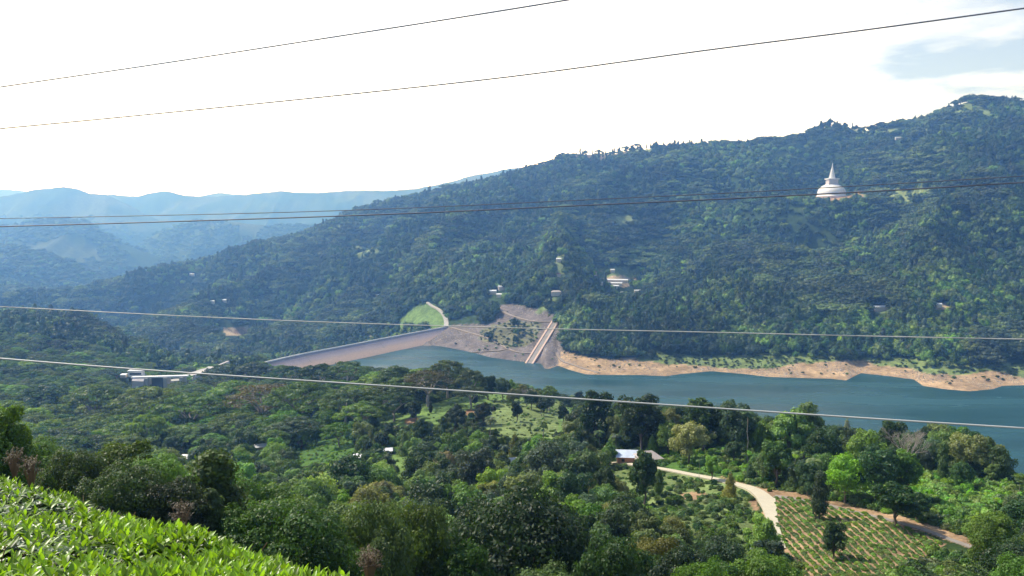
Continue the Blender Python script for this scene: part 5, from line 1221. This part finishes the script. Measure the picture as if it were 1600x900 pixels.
# undergrowth on the near land
bushes = [p_bush(700 + i) for i in range(4)]
bp = [(b, c) for b in bushes for c in (G_DARK, G_MID, G_LIGHT, G_OLIVE, G_VIVID)]
N0 = 60000
yr = np.exp(rng.uniform(math.log(28), math.log(1150), N0)); xr = rng.uniform(-.78, .78, N0) * yr; zr = ground(xr, yr); dr, ir = zone_density(xr, yr, zr, 'b')
keep = (zr > 2.5) & (rng.random(N0) < dr) & ~((yr < 30) & (xr < 2)); P, Sc, Ro, Ix = [], [], [], []
CL = [i for i, z_ in enumerate(ZONES) if z_[0] in ('lush',)]; CG = [i for i, z_ in enumerate(ZONES) if z_[0] in ('glen', 'bank', 'soil')]; CF = [i for i, z_ in enumerate(ZONES) if z_[0] == 'field']
for i in np.nonzero(keep)[0]:
    x, Y, z = xr[i], yr[i], zr[i]; zi = ir[i]
    if Y < 420 and min(seg_d(x, Y, w) for w in ROADS) < 3.4: continue
    if Y < 600 and not clear_ok(x, Y): continue
    s = rng.uniform(.6, 1.5) * (.55 + Y / 420 * .6)
    if Y < 60: s = rng.uniform(.5, 1.0)
    if zi in CL: s = rng.uniform(.5, 1.15); c = rng.choice([4, 2, 1, 4, 2])
    elif zi in CG: s = rng.uniform(.35, .9); c = rng.choice([0, 1, 3, 1])
    elif zi in CF: s = rng.uniform(.35, .7); c = rng.choice([2, 4, 2])
    else: c = rng.choice([0, 1, 1, 2, 3])
    P.append((x, Y, z - .15)); Sc.append((s, s, s * rng.uniform(.8, 1.3))); Ro.append((0, 0, rng.uniform(0, 6.28))); Ix.append(int(rng.integers(0, 4)) * 5 + int(c))
print('bushes', len(P))
scatter('undergrowth', P, Sc, Ro, Ix, bp, 'low shrubs and ground cover between the near trees')

# crop rows
P, Sc, Ro, Ix = [], [], [], []
cz_i = [i for i, z_ in enumerate(ZONES) if z_[0] == 'crops'][0]
xs = []; 
for k in range(-6, 60):
    for j in range(0, 178):
        Y = 128 + j * .62 + rng.uniform(-.2, .2); x = 52 + k * 1.75 + (Y - 130) * .10 + 3.0 * math.sin((Y - 120) / 38) + rng.uniform(-.16, .16)
        if rng.random() < .93: xs.append((x, Y))
xs = np.array(xs); zs = ground(xs[:, 0], xs[:, 1]); px_, py_ = proj(xs[:, 0], xs[:, 1], zs); okc = inpoly(ZONES[cz_i][1], px_, py_)
for (x, Y), z in zip(xs[okc], zs[okc]):
    s = rng.uniform(.20, .42); P.append((x, Y, z - .08)); Sc.append((s, s * 1.3, s)); Ro.append((0, 0, rng.uniform(0, 6.28))); Ix.append(int(rng.integers(0, 4)) * 5 + int(rng.choice([1, 2, 3, 2])))
print('crops', len(P))
scatter('crop_plants', P, Sc, Ro, Ix, bp, 'rows of young tea plants on the orange soil field')

# forest on the far side
fars = [(p_far(800 + i, 0), c) for i, c in enumerate((G_DARK, G_DARK, G_BLUE, G_MID, G_MID, G_OLIVE, G_DARK, G_LIGHT))] + [(p_far(820, 1), G_BLUE), (p_far(821, 1), G_OLIVE)] + [(p_far(830, 2), G_DARK), (p_far(831, 2), G_BLUE)]
N0 = 118000
yr = np.exp(rng.uniform(math.log(1080), math.log(3700), N0)); ur = rng.uniform(-.78, .78, N0); xr = ur * yr; zr = ground(xr, yr); dr, ir = zone_density(xr, yr, zr, 't')
thin = np.clip((fbm(xr / 120, yr / 160, 3) - .30) * 7, .6, 1)
keep = (rng.random(N0) < dr * thin) & ((zr > 9) | (yr > 1540) | (xr / yr < -.18) & (zr > -100))
# not in the lake, on the dam or on its slopes
damd = np.array([min(math.hypot(a - c[0], b - c[1]) for c in cw[1:]) if (b < 1542 and a < 200) else 999 for a, b in zip(xr, yr)])
keep &= damd > 62
for (a, b, r) in tree_clear: keep &= (xr - a) ** 2 + (yr - b) ** 2 > r * r
lakeside = (zr < 9) & (yr < 1500) & (xr / yr > -.30); keep &= ~lakeside
kpx, kpy = proj(xr, yr, zr + 15); keep &= ~((yr < 1400) & (kpx > 380) & (kpx < 760) & (kpy < np.interp(kpx, SKYL[:, 0], SKYL[:, 1])) & (zr < 60))
P, Sc, Ro, Ix = [], [], [], []
pn = fbm(xr / 200 + 2, yr / 200, 3); pn2 = fbm(xr / 130 + 22, yr / 170, 3)
for i in np.nonzero(keep)[0]:
    Y = yr[i]; h = rng.choice([rng.uniform(9, 15), rng.uniform(14, 25)])
    if any((xr[i] - a) ** 2 + (Y - b) ** 2 < r_ * r_ for a, b, r_ in tree_low): h = rng.uniform(4.5, 7.5)
    hq = h; q = rng.random()
    if pn[i] > .60 and q < .5: k = rng.choice([8, 9]); h *= 1.15
    elif q < .09: k = rng.choice([10, 11]); h *= 1.25
    else: k = (rng.choice([3, 4, 5, 4, 7, 0]) if pn2[i] > .55 else rng.choice([0, 1, 2, 6, 0, 6, 1, 3])) if rng.random() < .95 else 7
    w = h * rng.uniform(.85, 1.2); h *= rng.uniform(.95, 1.35); P.append((xr[i], Y, zr[i] - h * .12)); Sc.append((w, w, h)); Ro.append((0, 0, rng.uniform(0, 6.28))); Ix.append(int(k))
for i in range(260):
    px = rng.uniform(560, 1650) if rng.random() < .6 else rng.normal(1515, 35); u = (px - 800) / F / .985
    ys = np.linspace(2000, 3500, 90); g_ = ground(u * ys, ys); j = int(np.argmax((g_ - CZ) / ys)); Y = ys[j] + rng.uniform(-25, 5); h = rng.uniform(14, 27); k = int(rng.choice([10, 11, 11, 8, 9, 0])); w = h * (.55 if k in (10, 11) else .9)
    P.append((u * Y, Y, g_[j] - 1)); Sc.append((w, w, h)); Ro.append((0, 0, rng.uniform(0, 6))); Ix.append(k)
print('far', len(P))
scatter('forest', P, Sc, Ro, Ix, fars, 'dense forest covering the valley sides beyond the lake')
N0 = 60000
yr = rng.uniform(1060, 1650, N0); xr = rng.uniform(-.30, .78, N0) * yr; zr = ground(xr, yr); db, ib = zone_density(xr, yr, zr, 'b')
kb = (ib >= 0) & (rng.random(N0) < db * .55) & (zr > 1.5); hb_ = rng.uniform(1.5, 5, N0)
dd_ = np.array([min(math.hypot(a - c[0], b - c[1]) for c in cw[1:]) for a, b in zip(xr[kb], yr[kb])]) > 45
scatter('shore_shrubs', np.stack([xr, yr, zr - .6], 1)[kb][dd_], np.stack([hb_ * 1.3, hb_ * 1.3, hb_], 1)[kb][dd_], np.stack([xr * 0, xr * 0, xr % 6.28], 1)[kb][dd_], rng.integers(0, 8, N0)[kb][dd_], fars, 'low scrub dotted over the bare far shore')
rocks = []
for i in range(4):
    rg_ = np.random.default_rng(900 + i); v_ = []; n1, n2 = 4, 6
    for a in range(n1 + 1):
        for b in range(n2):
            th_ = math.pi * a / n1; ph_ = 2 * math.pi * b / n2; k = rg_.uniform(.6, 1.1); v_.append((k * math.sin(th_) * math.cos(ph_), k * math.sin(th_) * math.sin(ph_), .7 * k * math.cos(th_)))
    f_ = [(a * n2 + b, (a + 1) * n2 + b, (a + 1) * n2 + (b + 1) % n2, a * n2 + (b + 1) % n2) for a in range(n1) for b in range(n2)]
    rocks.append((mesh_from('boulder', v_, f_, M_ROCK if i % 2 else M_ROCK2), (.5, .5, .5)))
RK = [i for i, z_ in enumerate(ZONES) if z_[0] in ('rock', 'sand')]
pr_ = fbm(xr / 40 + 3, yr / 60, 3); kb = np.isin(ib, RK) & (rng.random(N0) < np.clip((pr_ - .42) * 5, 0, 1)) & (zr > .3); sb_ = rng.uniform(.35, 1.5, N0)
scatter('boulders', np.stack([xr, yr, zr], 1)[kb], np.stack([sb_] * 3, 1)[kb], np.stack([xr * 0, xr * 0, xr % 6.28], 1)[kb], rng.integers(0, 4, N0)[kb], rocks, 'loose stones scattered on the bare lake bank')
N0 = 26000
yr = rng.uniform(3650, 7600, N0); ur = rng.uniform(-.78, .1, N0); xr = ur * yr; zr = ground(xr, yr); hx = rng.uniform(14, 26, N0)
keep = (fbm(xr / 300, yr / 300, 3) > .42)
scatter('distant_forest', np.stack([xr, yr, zr - 3], 1)[keep], np.stack([hx * 1.5, hx * 1.5, hx], 1)[keep], np.stack([xr * 0, xr * 0, xr % 6.28], 1)[keep], rng.integers(0, 7, N0)[keep], fars, 'hazy woods on the distant ranges')
# ================================================================== FOREGROUND
print('tea')
def tea_z(x, y): return 239.37 - .0758 * x - .3126 * y
def leafblade(V, Fc, T, p, d, nrm_, L, w, tone, curl):
    side = d.cross(nrm_).normalized(); up = side.cross(d).normalized(); n = 5; b = len(V)
    for i in range(n + 1):
        t = i / n; ww = w * (math.sin(math.pi * t ** .8) ** .85 if 0 < t < 1 else 0.02); c = p + d * (L * t) - up * (curl * L * t * t)
        V += [tuple(c + side * ww * .5 + up * ww * .22), tuple(c), tuple(c - side * ww * .5 + up * ww * .22)]
    for i in range(n):
        a = b + i * 3; Fc += [(a, a + 1, a + 4, a + 3), (a + 1, a + 2, a + 5, a + 4)]; T += [tone, tone * .94]
g = random.Random(3)
V, Fc, T = [], [], []; VD, FD, TD = [], [], []; tw = MB()
A_, B_ = Vector((-5.9, 9.0)), Vector((-.78, 3.6)); ed = (B_ - A_).normalized(); en = Vector((ed.y, -ed.x)) * -1
nshoot = 0
while nshoot < 10500:
    r_ = math.exp(g.uniform(math.log(1.9), math.log(17))); y = r_; x = g.uniform(-.80, .05) * y
    dd = (Vector((x, y)) - A_).dot(en)          # distance past the hedge edge (positive = beyond)
    edge = .25 * math.sin(x * 2.1) + .12 * math.sin(y * 5)
    if dd > .15 + edge: continue
    drop = max(0, dd + .35) ** 2 * 1.2
    z = tea_z(x, y) - .07 - drop + (vnoise(np.array([x * 1.7 + 50]), np.array([y * 1.7 + 50]))[0] - .5) * .16 + (vnoise(np.array([x * 6 + 50]), np.array([y * 6 + 50]))[0] - .5) * .06
    nshoot += 1
    px, py = proj(x, y, z)
    old = g.random() < (.85 if (px < 200 - (900 - py) * .9) else .30 + .4 * (vnoise(np.array([x * 3 + 9]), np.array([y * 3 + 9]))[0] > .66))
    base = Vector((x, y, z)); ax = Vector((g.uniform(-.35, .35), g.uniform(-.35, .35), 1)).normalized(); k = g.randint(4, 6); az0 = g.uniform(0, 6.28)
    gl_ = 1 if y < 6 else 1.0 + (y - 6) * .06
    for i in range(k):
        az = az0 + i * 2.399; el = (.25 + .22 * i) if not old else g.uniform(-.2, .5); d = (Vector((math.cos(az) * math.cos(el), math.sin(az) * math.cos(el), math.sin(el))) + ax * .15).normalized()
        L = g.uniform(.048, .092) * (1.15 - .10 * i) * gl_; tone = g.choice((.45, .7, .9, 1.0, 1.2)) * g.uniform(.85, 1.1) * (.8 + .1 * i)
        if old: leafblade(VD, FD, TD, base + ax * (.005 * i) - Vector((0, 0, .04)), d, Vector((0, 0, 1)), L * 1.15, L * .46, g.uniform(.6, 1.3), g.uniform(.1, .4))
        else: leafblade(V, Fc, T, base + ax * (.014 * i), d, Vector((0, 0, 1)), L, L * g.uniform(.32, .42), tone, g.uniform(-.05, .35))
# older leaves filling the depth of the hedge
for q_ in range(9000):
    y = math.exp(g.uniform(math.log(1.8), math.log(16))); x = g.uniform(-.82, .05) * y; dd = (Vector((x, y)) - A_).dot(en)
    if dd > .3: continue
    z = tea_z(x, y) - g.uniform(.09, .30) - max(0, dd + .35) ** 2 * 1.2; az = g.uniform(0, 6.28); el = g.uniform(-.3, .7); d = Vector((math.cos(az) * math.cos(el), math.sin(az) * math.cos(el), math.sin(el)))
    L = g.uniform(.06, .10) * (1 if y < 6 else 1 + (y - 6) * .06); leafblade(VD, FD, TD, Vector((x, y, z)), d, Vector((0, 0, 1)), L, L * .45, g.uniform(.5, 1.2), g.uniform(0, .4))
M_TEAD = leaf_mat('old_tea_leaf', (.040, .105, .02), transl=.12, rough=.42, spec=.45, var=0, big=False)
th = ob('tea_hedge', mesh_from('tea_hedge', V, np.array(Fc), M_TEA, True, tint=T)); tag(th, 'bright green clipped tea hedge filling the lower left corner', 'hedge')
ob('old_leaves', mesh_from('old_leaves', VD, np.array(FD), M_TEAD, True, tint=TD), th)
for q_ in range(2200):
    y = math.exp(g.uniform(math.log(1.8), math.log(9))); x = g.uniform(-.8, .02) * y
    if (Vector((x, y)) - A_).dot(en) > 0: continue
    z = tea_z(x, y) - .5; tw.tube([(x, y, z - .3), (x + g.uniform(-.1, .1), y + g.uniform(-.1, .1), z + .1), (x + g.uniform(-.2, .2), y + g.uniform(-.2, .2), z + g.uniform(.34, .46))], [.008, .006, .003], 4)
tw.build('twigs', M_TWIG, th)
# dense dark body of the hedge so that nothing shows through below the leaves
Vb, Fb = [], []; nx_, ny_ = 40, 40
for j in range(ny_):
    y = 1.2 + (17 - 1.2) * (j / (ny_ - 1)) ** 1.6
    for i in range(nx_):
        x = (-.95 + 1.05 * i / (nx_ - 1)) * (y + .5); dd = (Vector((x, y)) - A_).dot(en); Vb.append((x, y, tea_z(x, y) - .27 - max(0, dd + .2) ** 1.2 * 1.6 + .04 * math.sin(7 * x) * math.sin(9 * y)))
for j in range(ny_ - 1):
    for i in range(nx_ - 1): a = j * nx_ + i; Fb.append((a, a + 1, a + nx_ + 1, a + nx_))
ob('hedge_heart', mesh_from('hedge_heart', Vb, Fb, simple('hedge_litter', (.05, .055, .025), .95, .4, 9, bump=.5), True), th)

# dry brown shrubs behind the hedge
def dry_shrub(px, py, Y, w, label, dens=1.0):
    u, s = ray(px, py); x = u * Y; z = CZ + s * Y; e = empty('dry_shrub', (x, Y, z), 0, label, 'shrub', 'dry brown shrubs along the tea hedge')
    m = MB(); rg = random.Random(int(px)); VL, FL, TL = [], [], []
    for i in range(int(60 * dens)):
        a = rg.uniform(0, 6.28); r = w * rg.uniform(.1, .5); tip = (r * math.cos(a), r * math.sin(a), w * rg.uniform(.1, .75)); m.tube([(0, 0, -w * .8), (tip[0] * .5, tip[1] * .5, tip[2] * .4), tip], [.016 * w, .010 * w, .004 * w], 4)
        for k in range(9):
            az = rg.uniform(0, 6.28); el = rg.uniform(-.5, 1.2); d = Vector((math.cos(az) * math.cos(el), math.sin(az) * math.cos(el), math.sin(el)))
            leafblade(VL, FL, TL, Vector(tip) * rg.uniform(.6, 1.0), d, Vector((0, 0, 1)), w * rg.uniform(.06, .12), w * .03, rg.uniform(.5, 1.3), .3)
    m.build('stems', M_TWIG, e); ob('dry_leaves', mesh_from('dry_leaves', VL, np.array(FL), leaf_mat('dry_leaf', (.16, .125, .085), transl=.2, var=0, big=False), tint=TL), e)
dry_shrub(283, 816, 8.5, .32, 'dry brown shrub poking above the middle of the hedge')
dry_shrub(48, 740, 13, .42, 'dry reddish shrub at the left end of the hedge')
dry_shrub(22, 726, 14, .42, 'dry dark shrub at the left edge above the hedge')
dry_shrub(578, 888, 7.5, .28, 'dry brown stalks right of the hedge at the bottom', 1.0)
print('done', len(bpy.data.objects))
